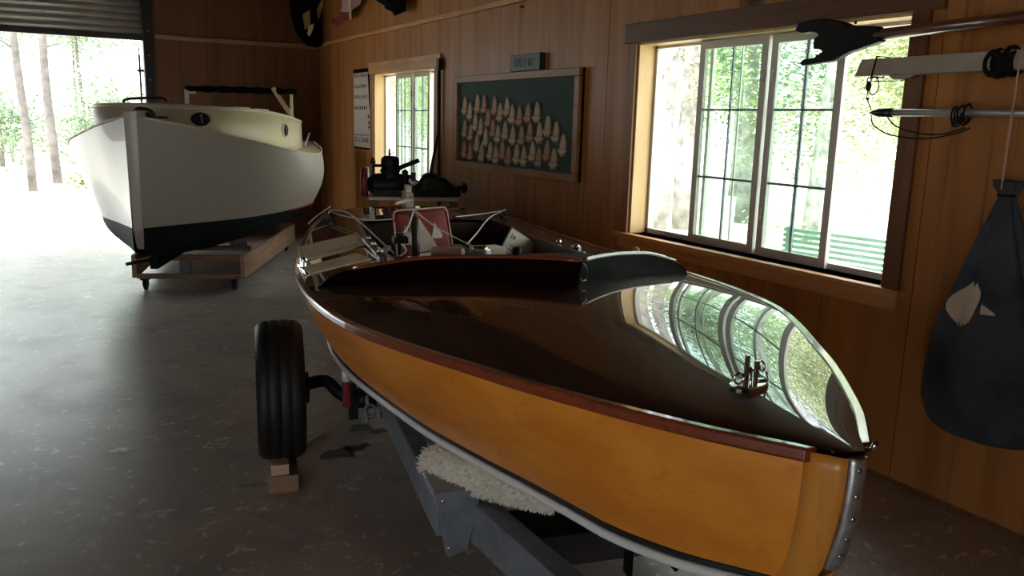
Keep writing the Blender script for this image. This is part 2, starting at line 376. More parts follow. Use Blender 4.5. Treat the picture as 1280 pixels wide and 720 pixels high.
# ================================================================ VARNISHED SAILING DINGHY
BH = .214; BB = (1.235, .915)
boat = thing('sailing_dinghy', 'varnished wooden sailing dinghy with amber topsides on a grey trailer', 'boat', (*BB, 0), -BH)
KS = [0, .281, .704, 1.407, 2.345, 3.283, 3.99, 4.69]
HB = [.030, .222, .460, .762, .865, .813, .718, .555]
ZS = [.977, .962, .945, .922, .885, .862, .880, .915]
CB = [.012, .165, .305, .545, .72, .655, .545, .43]
CHZ = [.66, .625, .60, .58, .56, .57, .60, .66]
KZ_ = [.645, .60, .57, .53, .49, .49, .53, .60]
hb = lambda s: interp(KS, HB, s); zs = lambda s: interp(KS, ZS, s); cb = lambda s: interp(KS, CB, s)
cz = lambda s: interp(KS, CHZ, s); kz = lambda s: interp(KS, KZ_, s)
crown = lambda s: interp([0, .5, 1.4, 2.4, 4.69], [.012, .045, .098, .07, .03], s)
def dz(s, t):
    b = hb(s); return zs(s)+crown(s)*max(0, 1-(t/b)**2)
SS = lin(0, .3, 9)+lin(.36, 4.69, 56)
STEM = [(.55, .16), (.62, .13), (.66, .095), (.70, .06), (.745, .038), (.82, .016), (.90, .004), (.985, .0)]
def sh(s, z): return s+interp([q[0] for q in STEM], [q[1] for q in STEM], z)*max(0, 1-s/.5)
def side_pt(sg, s, f, o=0):
    z = (1-f)*(zs(s)-.002)+f*cz(s); b0, b1 = hb(s), cb(s)
    if s < .2: b0 -= .011*(1-s/.2)
    return Vector((sg*((1-f)*b0+f*b1+.022*math.sin(PI*f)*min(1, s/.4)+o), sh(s, z), z))
for sg in (-1, 1):
    rows = []
    for i in range(9):
        f = i/8; rows.append([side_pt(sg, s, f) for s in SS])
    hs = obj('topside', MB().grid(rows), 'hull', boat, False)
    rows = []
    for i in range(6):
        f = i/5; rows.append([Vector((sg*((1-f)*cb(s)+f*.01), sh(s, cz(s)), (1-f)*cz(s)+f*kz(s))) for s in SS])
    obj('bottom', MB().grid(rows), 'white', boat, False)
    # white chine strip and black line over it
    mb = MB(); mb.tube([(sg*(cb(s)+.006), sh(s, cz(s)), cz(s)-.012) for s in SS], .0125, 8); obj('chine_strip', mb, 'white', boat, False)
    mb = MB(); mb.tube([(sg*(cb(s)+.004), sh(s, cz(s)), cz(s)+.010) for s in SS], .010, 8); obj('boot_line', mb, 'black', boat, False)
    # mahogany rub rail along the sheer
    rs = []
    for s in lin(.05, 4.69, 60):
        b, z = side_pt(1, s, 0).x, zs(s)
        rs.append([Vector((sg*(b+o), s, z+h)) for o, h in ((-.012, .006), (.012, .006), (.017, 0), (.017, -.016), (.012, -.023), (.0, -.021))])
    obj('rub_rail', MB().rings(rs, smooth=False), 'rail', boat, False, bevel=.002)
# transom
tr = [Vector((x, 4.69, z)) for x, z in ((-.57, .912), (-.3, .935), (0, .945), (.3, .935), (.57, .912), (.43, .66), (0, .57), (-.43, .66))]
mb = MB(); mb.add([v for v in tr]+[v+Vector((0, .025, 0)) for v in tr], [tuple(range(8))[::-1], tuple(range(8, 16))]+[(i, (i+1) % 8, (i+1) % 8+8, i+8) for i in range(8)])
obj('transom', mb, 'rail', boat, False)
# deck: full width forward, side decks beside the cockpit, aft deck
def ck(s):   # cockpit half width
    if s < 1.66 or s > 4.12: return 0
    return min(.46, .02+(s-1.66)*.88) * (1 if s < 3.4 else 1-(s-3.4)*.10)
def deck_strip(s0, s1, n, fa, fb, k=14):
    rows = []
    for s in lin(s0, s1, n):
        a, b = fa(s), fb(s); rows.append([Vector((a+(b-a)*j/k, s, dz(s, a+(b-a)*j/k))) for j in range(k+1)])
    return rows
mb = MB(); H_ = lambda s: hb(s)-.004-(.009*(1-s/.2) if s < .2 else 0)
mb.grid(deck_strip(0, 1.66, 40, lambda s: -H_(s), lambda s: H_(s), 32))
mb.grid(deck_strip(1.66, 4.1, 50, lambda s: -H_(s), lambda s: -ck(s), 12))
mb.grid(deck_strip(1.66, 4.1, 50, lambda s: ck(s), lambda s: H_(s), 12))
mb.grid(deck_strip(4.1, 4.7, 8, lambda s: -H_(s), lambda s: H_(s), 20))
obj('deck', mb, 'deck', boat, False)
# cockpit coaming and lining
cs = [1.64]+lin(1.68, 2.18, 8)+lin(2.3, 4.1, 14)
for sg in (-1, 1):
    mb = MB(); rs = []
    for s in cs:
        c = ck(s); z = dz(s, c)
        rs.append([Vector((sg*(c+o), s, h)) for o, h in ((.012, z-.10), (.012, z+.018), (-.004, z+.018), (-.004, z-.10))])
    obj('coaming', mb.rings(rs, smooth=False), 'dwood', boat, False)
    rows = [[Vector((sg*(ck(s)+.012), s, dz(s, ck(s))-.03)) for s in cs], [Vector((sg*(ck(s)+.10), s, .62)) for s in cs]]
    obj('cockpit_side', MB().grid(rows), 'dwood', boat, False)
obj('cockpit_floor', MB().box((-.46, 1.75, .60), (.46, 4.10, .62)), 'dwood', boat, False)
obj('cockpit_bulkhead', MB().box((-.44, 4.095, .60), (.44, 4.11, .90)), 'dwood', boat, False)
obj('thwart', MB().box((-.47, 2.42, .893), (.47, 2.70, .915)), 'rail', boat, False, bevel=.005)
obj('centreboard_case', MB().box((-.03, 1.9, .62), (.03, 3.2, .893)), 'dwood', boat, False, bevel=.004)
# V-shaped splash board: two arms from the apex to the gunwales
def arm(sg):
    n = 26; rs = []
    for i in range(n+1):
        f = i/n; s = 1.405+.70*f+.03*math.sin(PI*f); t = sg*(.002+.80*f)
        z0 = dz(s, t)-.004; h = (.088 if f < .55 else .088-.045*((f-.55)/.45)**1.3) * (1 if f < .88 else math.sqrt(max(.02, 1-((f-.88)/.12)**2)))
        tk = .009; lean = -.34*h
        nx, ny = sg*.55*-1, .83
        rs.append([Vector((t+sg*0, s-tk, z0)), Vector((t, s-tk+lean, z0+h-.003)), Vector((t, s+lean, z0+h)), Vector((t, s+tk+lean, z0+h-.003)), Vector((t, s+tk, z0))])
    return MB().rings(rs, smooth=False)
for sg in (-1, 1):
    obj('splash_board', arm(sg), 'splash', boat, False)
    n = 26; pts = []
    for i in range(n-3):
        f = i/n; s = 1.405+.70*f+.03*math.sin(PI*f); t = sg*(.002+.80*f); h = .088 if f < .55 else .088-.045*((f-.55)/.45)**1.3
        pts.append((t, s-.34*h, dz(s, t)+h-.003))
    obj('splash_cap', MB().tube(pts, .008, 6), 'rail', boat, False)
obj('apex_strap', MB().box((-.005, 1.375, 1.02), (.005, 1.385, 1.055)).ball((.012, 1.365, 1.04), .005, 5), 'chrome', boat, False)
obj('apex_pull', MB().tube(smoothline([(.005, 1.365, 1.10), (.02, 1.362, 1.075), (.024, 1.375, 1.03)]), .0018, 5), 'chrome', boat, False)
# stem: wood post and riveted metal band
stem = [(.003, .985), (.004, .90), (.016, .82), (.038, .745), (.06, .70), (.12, .63)]
def prof(o): return [(s+o, z) for s, z in stem]
for sg in (-1, 1):
    rows = [[side_pt(sg, q, f, .0025) for q in (0, .015, .035, .06)] for f in lin(0, 1, 12)]
    obj('stem_post', MB().grid(rows), 'stemw', boat, False, solid=.004)
st2 = smoothline([(0, s, z) for s, z in [(.0, .978), (.001, .90), (.012, .82), (.032, .752), (.037, .740)]], 5); rs = []
for i, p in enumerate(st2):
    f = i/(len(st2)-1); wd = .017 if f < .93 else .012
    rs.append([Vector((-wd, p.y+.004, p.z)), Vector((-wd, p.y-.006, p.z)), Vector((-wd*.5, p.y-.011, p.z)), Vector((wd*.5, p.y-.011, p.z)), Vector((wd, p.y-.006, p.z)), Vector((wd, p.y+.004, p.z))])
band = obj('stem_band', MB().rings(rs), 'alloy', boat, False)
for k, (s, z) in enumerate(((-.010, .955), (-.0105, .905), (-.008, .86), (.002, .815), (.014, .775), (.024, .752))):
    obj('screw', MB().ball((0, s, z), .0055, 5, (1, .5, 1)), 'chrome', band, False)
for sg in ():   # short knee on the side planking where it meets the stem
    mb = MB(); q = [Vector((sg*(.033), .03, .95)), Vector((sg*(hb(.2)-.02), .20, .935)), Vector((sg*(cb(.2)+.02), .20, .64)), Vector((sg*.02, .075, .70))]
# bow fittings
obj('bow_chock', MB().tube([(.030, .03, .975), (.040, .01, .985), (.036, .0, 1.0)], .006, 6), 'chrome', boat, False)
obj('bow_chock', MB().tube([(-.030, .03, .975), (-.034, .022, .984)], .004, 6), 'chrome', boat, False)
cl = obj('mooring_bitt', MB().prism([(.07*math.cos(a)*1.0, .030*math.sin(a)) for a in [2*PI*i/20 for i in range(20)]], lambda a, b, d: (a*.75-b*.3, .355+b*1.0+a*.25, dz(.355, 0)+d), -.004, .010), 'chrome', boat, False, bevel=.003)
zc = dz(.355, 0)
obj('bitt_post', MB().box((-.012, .351, zc+.008), (-.004, .360, zc+.072)).box((.010, .348, zc+.008), (.017, .356, zc+.060)).tube([(-.03, .335, zc+.035), (.035, .372, zc+.04)], .004, 6)
    .tube([(-.012, .33, zc+.01), (.0, .352, zc+.045)], .0035, 6).torus((-.032, .345, zc+.025), .012, .003, 1, 12, 5).torus((.026, .352, zc+.048), .011, .0025, 0, 12, 5)
    .tube([(.02, .36, zc+.012), (.05, .36, zc+.012), (.045, .36, zc+.03)], .003, 5), 'chrome', cl, False)
# side-deck fittings
def cleat(x, s, nm, an=0, k=1.0):
    z = dz(s, x); m = Matrix.Translation((x, s, z)) @ Matrix.Rotation(an, 4, 'Z') @ Matrix.Scale(k, 4)
    mb = MB().box((-.02, -.045, 0), (.02, .045, .008), m).box((-.012, -.03, .008), (-.004, .03, .035), m).box((.006, -.02, .008), (.014, .035, .03), m)
    mb.lathe([(.013, 0), (.016, .01), (.013, .02)], m @ Matrix.Translation((0, .0, .02)), 10)
    return obj(nm, mb, 'chrome', boat, False, bevel=.001)
cleat(-.83, 2.68, 'fairlead', .2); cleat(.50, 2.95, 'fairlead', -.2, 1.0); cleat(.505, 2.70, 'fairlead', .3, 1.0)
obj('pin_knob', MB().tube([(.66, 2.34, dz(2.34, .66)), (.66, 2.34, dz(2.34, .66)+.05)], .006, 6).ball((.66, 2.34, dz(2.34, .66)+.062), .019, 7), 'pinkcl', boat, False)
mb = MB().bar((-.49, 2.58, .925), (-.485, 3.30, .915), .022, .012); tk = obj('jib_track', mb, 'alloy', boat, False)
for s in (2.62, 2.85, 3.05): obj('track_slider', MB().box((-.505, s, .925), (-.475, s+.035, .95)).ball((-.49, s+.017, .953), .011, 6), 'chrome', tk, False)
obj('cam_arm', MB().bar((-.50, 2.72, .90), (-.41, 2.92, .925), .03, .018), 'alloy', boat, False, bevel=.003)
for sg in (-1, 1):
    obj('stern_fairlead', MB().torus((sg*.60, 4.33, .935), .022, .007, 0, 12, 6).box((sg*.60-.02, 4.28, .90), (sg*.60+.02, 4.38, .915)), 'dsteel', boat, False)
# tiller and rudder head
obj('rudder_head', MB().box((-.026, 4.66, .92), (.026, 4.86, 1.04)).box((-.02, 4.70, 1.04), (.02, 4.80, 1.09)), 'cardw', boat, False, bevel=.006)
obj('tiller', MB().tube([(0, 4.72, 1.03), (.0, 4.6, 1.0), (-.22, 3.9, 1.045)], [.018, .016, .010], 8), 'cardw', boat, False)
obj('sheet_post', MB().tube([(-.235, 3.08, .62), (-.24, 3.10, .90), (-.25, 3.12, 1.06)], [.026, .022, .026], 10).ball((-.25, 3.12, 1.06), .027, 6, (1, 1, .6)), 'dwood', boat, False)
blk = obj('cam_block', MB().box((-.39, 2.86, .95), (-.32, 2.94, .98)).lathe([(.018, 0), (.024, .01), (.018, .02)], Matrix.Translation((-.355, 2.90, .98)), 10).tube([(-.355, 2.90, .96), (-.355, 2.90, .62)], .01, 6), 'iron', boat, False)

# things lying in and on the dinghy (world coordinates)
def b2w(x, s, z=0): return Vector((BB[0]+s*math.sin(BH)+x*math.cos(BH), BB[1]+s*math.cos(BH)-x*math.sin(BH), z))
def sheet(name, label, corners, lift, mat='paper', lines=(), cat='document', group=None):
    """a framed or plain paper lying on the side deck; corners are local (x, s) a,b,c,d"""
    P = [b2w(x, s, dz(s, x)+lift) for x, s in corners]; c = sum(P, Vector())/4
    t = thing(name, label, cat, c, 0, group)
    n = (P[1]-P[0]).cross(P[3]-P[0]).normalized(); n = n if n.z > 0 else -n
    mb = MB(); mb.add(P+[p-n*.005 for p in P], [(0, 1, 2, 3), (7, 6, 5, 4), (0, 4, 5, 1), (1, 5, 6, 2), (2, 6, 7, 3), (3, 7, 4, 0)])
    obj('card', mb, mat, t)
    q = lambda u, v: P[0]*(1-u)*(1-v)+P[1]*u*(1-v)+P[2]*u*v+P[3]*(1-u)*v+n*.0006
    mb = MB()
    for u0, u1, v0, v1 in lines: mb.add([q(u0, v0), q(u1, v0), q(u1, v1), q(u0, v1)], [(0, 1, 2, 3)])
    if lines: obj('print', mb, 'ink', t)
    return t
rr = random.Random(3)
def textrow(v, u0, u1, h, n, axis=0):
    out = []; u = u0
    while u < u1:
        w_ = rr.uniform(.4, 1.2)*(u1-u0)/n; out.append((u, min(u1, u+w_*.75), v, v+h) if axis == 0 else (v, v+h, u, min(u1, u+w_*.75))); u += w_
    return out
L1 = textrow(.16, .12, .88, .035, 22, 1)+textrow(.24, .12, .5, .02, 14, 1)+textrow(.55, .3, .85, .03, 18, 1)+textrow(.65, .2, .85, .015, 22, 1)
L1 += [(.05, .06, .04, .96), (.93, .94, .04, .96), (.05, .94, .04, .048), (.05, .94, .952, .96)]
sheet('certificate_card', 'larger cream printed card on the port side deck, further from the bow', [(-.834, 2.84), (-.834, 3.345), (-.49, 3.60), (-.49, 3.14)], .008,
      lines=[(a, b, c, d) for a, b, c, d in L1])
L2 = textrow(.40, .35, .60, .03, 8, 1)+textrow(.5, .30, .66, .02, 12, 1)+textrow(.58, .32, .62, .02, 12, 1)
sheet('certificate_card', 'smaller cream printed card on the port side deck, nearer the splash board', [(-.82, 2.41), (-.83, 2.65), (-.575, 2.86), (-.535, 2.60)], .006, lines=L2)
# framed certificate leaning in the cockpit
u = Vector((.194, 0, -.113)).normalized(); v = Vector((-.113*0-.0866*0-.5, 0, -.86)).normalized()
v = Vector((-u.z*-1, 0, -u.x)).normalized() if False else Vector((u.z, 0, -u.x))
A = Vector((2.236, 4.0, .978)); nn = Vector((0, -1, 0))
t = thing('framed_certificate', 'white framed certificate leaning at a tilt against the cockpit side', 'document', (2.25, 4.0, .66))
def qd(a, b, c, d, off=0):
    return [A+u*a+v*c-Vector((0, off, 0)), A+u*b+v*c-Vector((0, off, 0)), A+u*b+v*d-Vector((0, off, 0)), A+u*a+v*d-Vector((0, off, 0))]
P = qd(0, .225, 0, .32); mb = MB(); mb.add(P+[p+Vector((0, .012, 0)) for p in P], [(0, 1, 2, 3), (7, 6, 5, 4), (0, 4, 5, 1), (1, 5, 6, 2), (2, 6, 7, 3), (3, 7, 4, 0)]); obj('frame', mb, 'galv', t)
mb = MB(); mb.add(qd(.004, .212, .006, .31, .001), [(0, 1, 2, 3)]); obj('card', mb, 'cardw', t)
mb = MB()
for k in range(7): mb.add(qd(.03, .03+.15*rr.uniform(.6, 1), .09+k*.022, .094+k*.022, .002), [(0, 1, 2, 3)])
mb.add(qd(.02, .028, .03, .06, .002), [(0, 1, 2, 3)]); mb.add(qd(.035, .05, .035, .055, .002), [(0, 1, 2, 3)])
obj('print', mb, 'ink', t)
# small round dark knob beside it
kx = b2w(.147, 2.56, .915); t = thing('round_paperweight', 'small dark round knob standing in front of the framed certificate', 'knob', kx)
obj('knob', MB().lathe([(.012, 0), (.010, .01), (.022, .02), (.026, .034), (.02, .05), (.006, .056)], Matrix.Translation(kx), 16), 'jaw', t)
obj('base', MB().box((kx.x-.05, kx.y-.05, kx.z), (kx.x+.07, kx.y+.03, kx.z+.003)), 'paper', t)
# compass on white cloth
cx = b2w(-.037, 2.55, .918)
tag(obj('folded_cloth', MB().grid([[Vector((cx.x-.11+.20*i/8, cx.y-.08+.15*j/6, .920+.009*(1-abs(i-4)/4)*(1-abs(j-3)/3)+.004*math.sin(i*2.1+j))) for i in range(9)] for j in range(7)]), 'cardw', solid=.003), 'white folded cloth under the round compass', 'cloth')
t = thing('boat_compass', 'round glass-topped compass standing on a white cloth in the cockpit', 'compass', cx+Vector((0, 0, .012)))
cm = Matrix.Translation(cx+Vector((0, 0, .012)))
obj('bowl', MB().lathe([(.052, 0), (.056, .012), (.050, .03), (.048, .034)], cm, 24), 'galv', t)
obj('bezel', MB().torus(cx+Vector((0, 0, .046)), .043, .007, 2, 24, 8), 'alloy', t)
obj('glass_dome', MB().lathe([(.042, .034), (.036, .046), (.022, .053), (.005, .055)], cm, 24), 'chrome', t)
# rolled cloth
tag(obj('rolled_cloth', MB().tube(smoothline([b2w(-.24, 2.68, .936), b2w(-.17, 2.65, .94), b2w(-.105, 2.60, .942)], 5), [.020]+[.024]*9+[.02], 10), 'pinkcl'), 'pinkish rolled cloth lying left of the round compass', 'cloth')
tag(obj('red_cloth', MB().ball(b2w(-.095, 2.53, .935), .018, 6, (1.3, 1, .8)), 'cloth_red'), 'crumpled bright red rag between rolled cloth and compass', 'cloth')
# book/box plate behind the compass
tag(obj('display_box', MB().box(tuple(b2w(.05, 2.9, .82)), tuple(b2w(.05, 2.9, .82)+Vector((.16, .12, .09)))), 'cardw', bevel=.003), 'cream box standing behind the round compass', 'box')
tag(obj('box_shelf', MB().box(tuple(b2w(.02, 2.86, .62)), tuple(b2w(.02, 2.86, .62)+Vector((.22, .18, .198)))), 'dwood', bevel=.003), 'dark wooden crate under the cream box in the cockpit', 'crate')
# cushion with appliqued sailboats
t = thing('seat_cushion', 'maroon cushion with pale piping and three appliqued sailboats in the cockpit', 'cushion', (1.85, 4.33, .62))
def cq(a, b): # a 0..1 across, b 0..1 up
    x0, x1 = 1.685+.0*b, 2.045-.03*b
    return Vector((x0+(x1-x0)*a, 4.30+.10*b,    .66+(.38+.015*a)*b))
n = Vector((0, -.97, .2)); rows = []
for j in range(11):
    rows.append([cq(i/10, j/10)+n*(.022*(1-(2*i/10-1)**4)*(1-(2*j/10-1)**4)) for i in range(11)])
mb = MB().grid(rows); rows2 = [[cq(i/10, j/10)-n*(.03*(1-(2*i/10-1)**4)*(1-(2*j/10-1)**4)) for i in range(11)] for j in range(11)]; mb.grid(rows2)
obj('cover', mb, 'cushion', t)
def rrect(r_):
    o = []
    for cx_, cy_, a0 in ((1-r_, 1-r_, 0), (r_, 1-r_, 90), (r_, r_, 180), (1-r_, r_, 270)):
        for k in range(5): a = R(a0+k*22.5); o.append((cx_+r_*math.cos(a), cy_+r_*math.sin(a)))
    return o+[o[0]]
obj('piping', MB().tube([cq(a, b)+n*.004 for a, b in rrect(.07)], .0055, 6), 'piping', t)
def app(poly, nm, mat='sailcloth', off=.0245):
    mb = MB(); mb.prism(poly, lambda a, b, d: cq(a, b)+n*(off*(1-(2*a-1)**4)*(1-(2*b-1)**4)+d), -.001, .0015); obj(nm, mb, mat, t)
app([(.44, .95-.08), (.60, .62), (.70, .45), (.66, .40), (.34, .38), (.38, .55)], 'sail_patch')
app([(.17, .78), (.30, .56), (.33, .54), (.29, .50), (.12, .50)], 'sail_patch')
app([(.71, .80), (.83, .60), (.80, .56), (.61, .57), (.64, .63)], 'sail_patch')
app([(.33, .36), (.68, .38), (.62, .33), (.38, .32)], 'hull_patch', 'cardw')
# ropes
def rope(pts, label, r=.0035, mat='rope', name='rope', n=6):
    return tag(obj(name, MB().tube(smoothline(pts, n), r, 6), mat), label, 'rope')
W3 = b2w
rope([W3(-.564, 4.5, .965), W3(-.67, 4.25, .93), W3(-.735, 4.05, .905)], 'white line running along the port quarter of the deck', .004)
rope([W3(-.585, 4.32, .955), W3(-.50, 4.1, .971), W3(-.437, 3.7, .935), W3(-.40, 3.2, .905), W3(-.385, 2.9, .895)], 'white sheet running from port stern fairlead down past the cam block', .0045)
rope([W3(-.57, 4.32, .945), W3(-.513, 4.1, .946), W3(-.40, 3.8, .955), W3(-.285, 3.6, .983)], 'white line from port stern fairlead across the cockpit to the cushion', .004)
rope([W3(-.248, 3.10, 1.088), W3(-.164, 2.95, 1.018), W3(-.074, 2.80, .973), W3(-.03, 2.64, .955)], 'white line from the post top down to the compass', .0035)
rope([W3(-.252, 3.10, 1.085), W3(-.302, 3.0, 1.009), W3(-.335, 2.95, .984), W3(-.31, 2.92, .96), W3(-.35, 2.90, .95), W3(-.33, 2.88, .91), W3(-.383, 2.85, .871), W3(-.35, 2.84, .83)], 'white knotted line hanging down beside the dark post', .0055)
rope([W3(.60, 4.3, .96), W3(.405, 4.0, .941), W3(.162, 3.4, .918), W3(-.015, 2.9, .935)], 'white sheet running from starboard stern fairlead to the compass', .0045)
rope([W3(.60, 4.31, .955), W3(.353, 4.05, .958), W3(.113, 3.7, .983)], 'white line from starboard stern fairlead to the cushion', .0035)
rope([W3(-.218, 3.9, 1.05), W3(-.29, 3.7, 1.04), W3(-.30, 3.5, 1.0), W3(-.28, 3.42, .97)], 'thin red cord looping down from the tiller', .004, 'redrope')

# ================================================================ TRAILER
tl = thing('boat_trailer', 'grey steel boat trailer with one tyre showing, under the varnished dinghy', 'trailer', (*BB, 0), -BH)
def tobj(nm, mb, mat='galv', par=None, **k): return obj(nm, mb, mat, par or tl, False, **k)
for sg in (-1, 1):
    tobj('side_rail', MB().bar((sg*.55, 4.1, .39), (sg*.50, 1.12, .37), .07, .12), bevel=.006)
    tobj('tongue_rail', MB().bar((sg*.43, 1.29, .35), (sg*.06, -.35, .35), .075, .13), bevel=.006)
    br = tobj('bunk_bracket', MB().prism([(.545, .465), (.40, .465), (.44, .27), (.50, .25)], lambda a, b, d: (sg*a, 1.10+d, b), -.006, .006).prism([(1.106, .465), (1.25, .465), (1.14, .26), (1.106, .25)], lambda a, b, d: (sg*(.53+d-.15*(.465-b)), a, b), -.005, .005).box((min(sg*.40, sg*.545), 1.10, .455), (max(sg*.40, sg*.545), 1.26, .467)), bevel=.002)
    tobj('bolt', MB().ball((sg*.50, 1.092, .285), .008, 5), 'chrome', br); tobj('bolt', MB().ball((sg*.52, 1.092, .44), .008, 5), 'chrome', br)
    # fleece-covered pad: body plus tufts
    a, b = Vector((sg*.500, 1.29, .485)), Vector((sg*.26, .86, .510)); rs = []
    for i in range(15):
        f = i/14; p = a.lerp(b, f); e = .42+.58*math.sin(PI*min(1, max(0, .34+f*.66)))
        rs.append([p+Vector((  .062*e*math.cos(2*PI*k/12), .0, .058*e*math.sin(2*PI*k/12))) for k in range(12)])
    pad = tobj('fleece_pad', MB().rings(rs), 'fleece')
    mb = MB(); rp = random.Random(5)
    for q in range(2600):
        f = rp.random(); k = rp.random()*2*PI; p = a.lerp(b, f); e = .42+.58*math.sin(PI*min(1, max(0, .34+f*.66)))
        o = Vector((math.cos(k), rp.uniform(-.3, .3), math.sin(k))); base = p+Vector((.062*e*math.cos(k), 0, .058*e*math.sin(k)))
        tip = base+(o+Vector((rp.uniform(-.6, .6), rp.uniform(-.6, .6), rp.uniform(-.9, .3)))).normalized()*.013
        sd = o.cross(Vector((rp.uniform(-1, 1), 1, 0))).normalized()*.0022
        mb.add([base-sd, base+sd, tip+sd*.6, tip-sd*.6], [(0, 1, 2, 3)])
    obj('tufts', mb, 'fleece', pad, False, kind='stuff', fix=False)
tobj('cross_member', MB().box((-.40, 1.03, .30), (.40, 1.14, .36)), 'dgrey', bevel=.004)
tobj('cross_member', MB().box((-.50, 2.28, .32), (.50, 2.40, .40)), 'galv', bevel=.004)
tobj('cross_member', MB().box((-.50, 3.9, .32), (.50, 4.0, .40)), 'galv', bevel=.004)
tobj('step_plate', MB().prism([(-.30, .0), (-.26, -.03), (.26, -.03), (.30, 0), (.30, .03), (-.30, .03)], lambda a, b, d: (a, .93+d, .32+b), -.035, .035), 'galv', bevel=.003)
tobj('keel_roller', MB().tube([(-.06, .75, .47), (.06, .75, .47)], .035, 12).box((-.075, .73, .33), (-.065, .77, .49)).box((.065, .73, .33), (.075, .77, .49)), 'iron')
tobj('keel_roller', MB().tube([(-.06, 3.9, .415), (.06, 3.9, .415)], .03, 12), 'iron')
tobj('hull_chock', MB().box((-.5, 2.30, .40), (-.40, 2.38, .49)), 'iron'); tobj('hull_chock', MB().box((.40, 2.30, .40), (.5, 2.38, .49)), 'iron')
tobj('coupler', MB().box((-.05, -.52, .30), (.05, -.30, .40)), 'galv', bevel=.01)
# jack at the tongue keeps the trailer level
tobj('tongue_jack', MB().tube([(.13, -.2, .0), (.13, -.2, .7)], .025, 10).box((.08, -.26, 0), (.18, -.14, .015)), 'galv')
for sg in (-1, 1):
    cx_ = Vector((sg*.955, 2.43, .385)); m = Matrix.Translation(cx_) @ Matrix.Rotation(PI/2, 4, 'Y')
    prof_ = [(.185, -.075), (.225, -.095), (.275, -.097), (.294, -.078), (.300, -.05), (.295, -.043), (.3015, -.036), (.302, -.008), (.296, -.003), (.296, .003), (.302, .008), (.3015, .036), (.295, .043), (.300, .05), (.294, .078), (.275, .097), (.225, .095), (.185, .075)]
    rs = [[m @ Vector((r*math.cos(2*PI*k/48), r*math.sin(2*PI*k/48), z)) for k in range(48)] for r, z in prof_]
    wl = tobj('tyre', MB().rings(rs, caps=False), 'rubber')
    mb = MB().lathe([(.19, -.07), (.17, -.06), (.16, 0), (.17, .06), (.19, .07)], m, 32); mb.lathe([(.185, -.01), (.08, -.02), (.06, -.035), (.03, -.05), (.005, -.05)], m, 24)
    tobj('wheel_rim', mb, 'dsteel', wl)
    tobj('hub', MB().lathe([(.045, -.06), (.05, 0), (.06, .07), (.07, .12), (.02, .125)], m if sg < 0 else m @ Matrix.Rotation(PI, 4, 'X'), 20), 'iron', wl)
    ax = tobj('swing_arm', MB().tube(smoothline([(sg*.84, 2.43, .40), (sg*.76, 2.42, .41), (sg*.70, 2.38, .36), (sg*.60, 2.34, .33), (sg*.45, 2.34, .34)], 5), .028, 10), 'iron')
    tobj('arm_flange', MB().box((sg*.655-.02, 2.29, .27), (sg*.655+.02, 2.40, .40)).lathe([(.045, -.05), (.045, .05)], Matrix.Translation((sg*.60, 2.34, .35)) @ Matrix.Rotation(PI/2, 4, 'Y'), 12), 'iron', ax)
    gp = tobj('guide_post', MB().tube([(sg*.69, 2.22, .36), (sg*.69, 2.22, .60)], .018, 12), 'cloth_red')
    tobj('reflector_band', MB().tube([(sg*.69, 2.22, .47), (sg*.69, 2.22, .54)], .0195, 12), 'lens', gp)
    tobj('side_marker', MB().box((sg*.585-.004, 1.93, .40), (sg*.585+.004, 1.96, .42)), 'redline')
# winch strap / chain heap under the hull
tobj('safety_chain', MB().torus((-.60, 2.26, .36), .022, .006, 0, 12, 6).torus((-.59, 2.25, .325), .022, .006, 1, 12, 6).torus((-.605, 2.24, .29), .022, .006, 0, 12, 6).torus((-.585, 2.27, .30), .02, .006, 1, 12, 6), 'galv')
def stain(cx_, cy_, r0, seed):
    rn = random.Random(seed); ps_ = [r0*rn.uniform(.55, 1.25) for _ in range(12)]
    pts = smoothline([(cx_+q*1.3*math.cos(2*PI*k/12), cy_+q*math.sin(2*PI*k/12), .0012) for k, q in enumerate(ps_+ps_[:1])], 3)[:-1]
    obj('oil_stain', MB().add(pts, [tuple(range(len(pts)))]), 'stain', flo)
stain(1.10, 3.58, .07, 1); stain(1.20, 3.62, .045, 2); stain(1.30, 3.86, .055, 3); stain(1.38, 3.78, .04, 4)
# wood under the tyre
for i, (wx, ws, w0, w1, mat, lb) in enumerate((( -1.0, 2.21, 0, .085, 'timber', 'thick brown timber block on the floor under the trailer tyre'),)):
    p = W3(wx+.04, ws+.2, 0)
    bm_ = Matrix.Translation((p.x, p.y, 0)) @ Matrix.Rotation(-BH, 4, 'Z')
    tag(obj('wood_block', MB().box((-.055, -.20, 0), (.065, .12, .075), bm_), 'timber', bevel=.003), lb, 'wood block')
    tag(obj('wood_slip', MB().box((-.045, -.19, .0755), (.028, -.115, .098), bm_), 'pale', bevel=.002), 'lower pale wooden slip wedged in front of the tyre', 'wood block')
    tag(obj('wood_slip', MB().box((-.045, -.19, .0985), (.028, -.11, .121), bm_), 'pale', bevel=.002), 'upper pale wooden slip wedged in front of the tyre', 'wood block')
tag(obj('white_stick', MB().tube([(.96, 3.72, .006), (1.12, 3.86, .006)], .005, 6), 'white'), 'short white stick on the floor to the right of the tyre', 'stick')

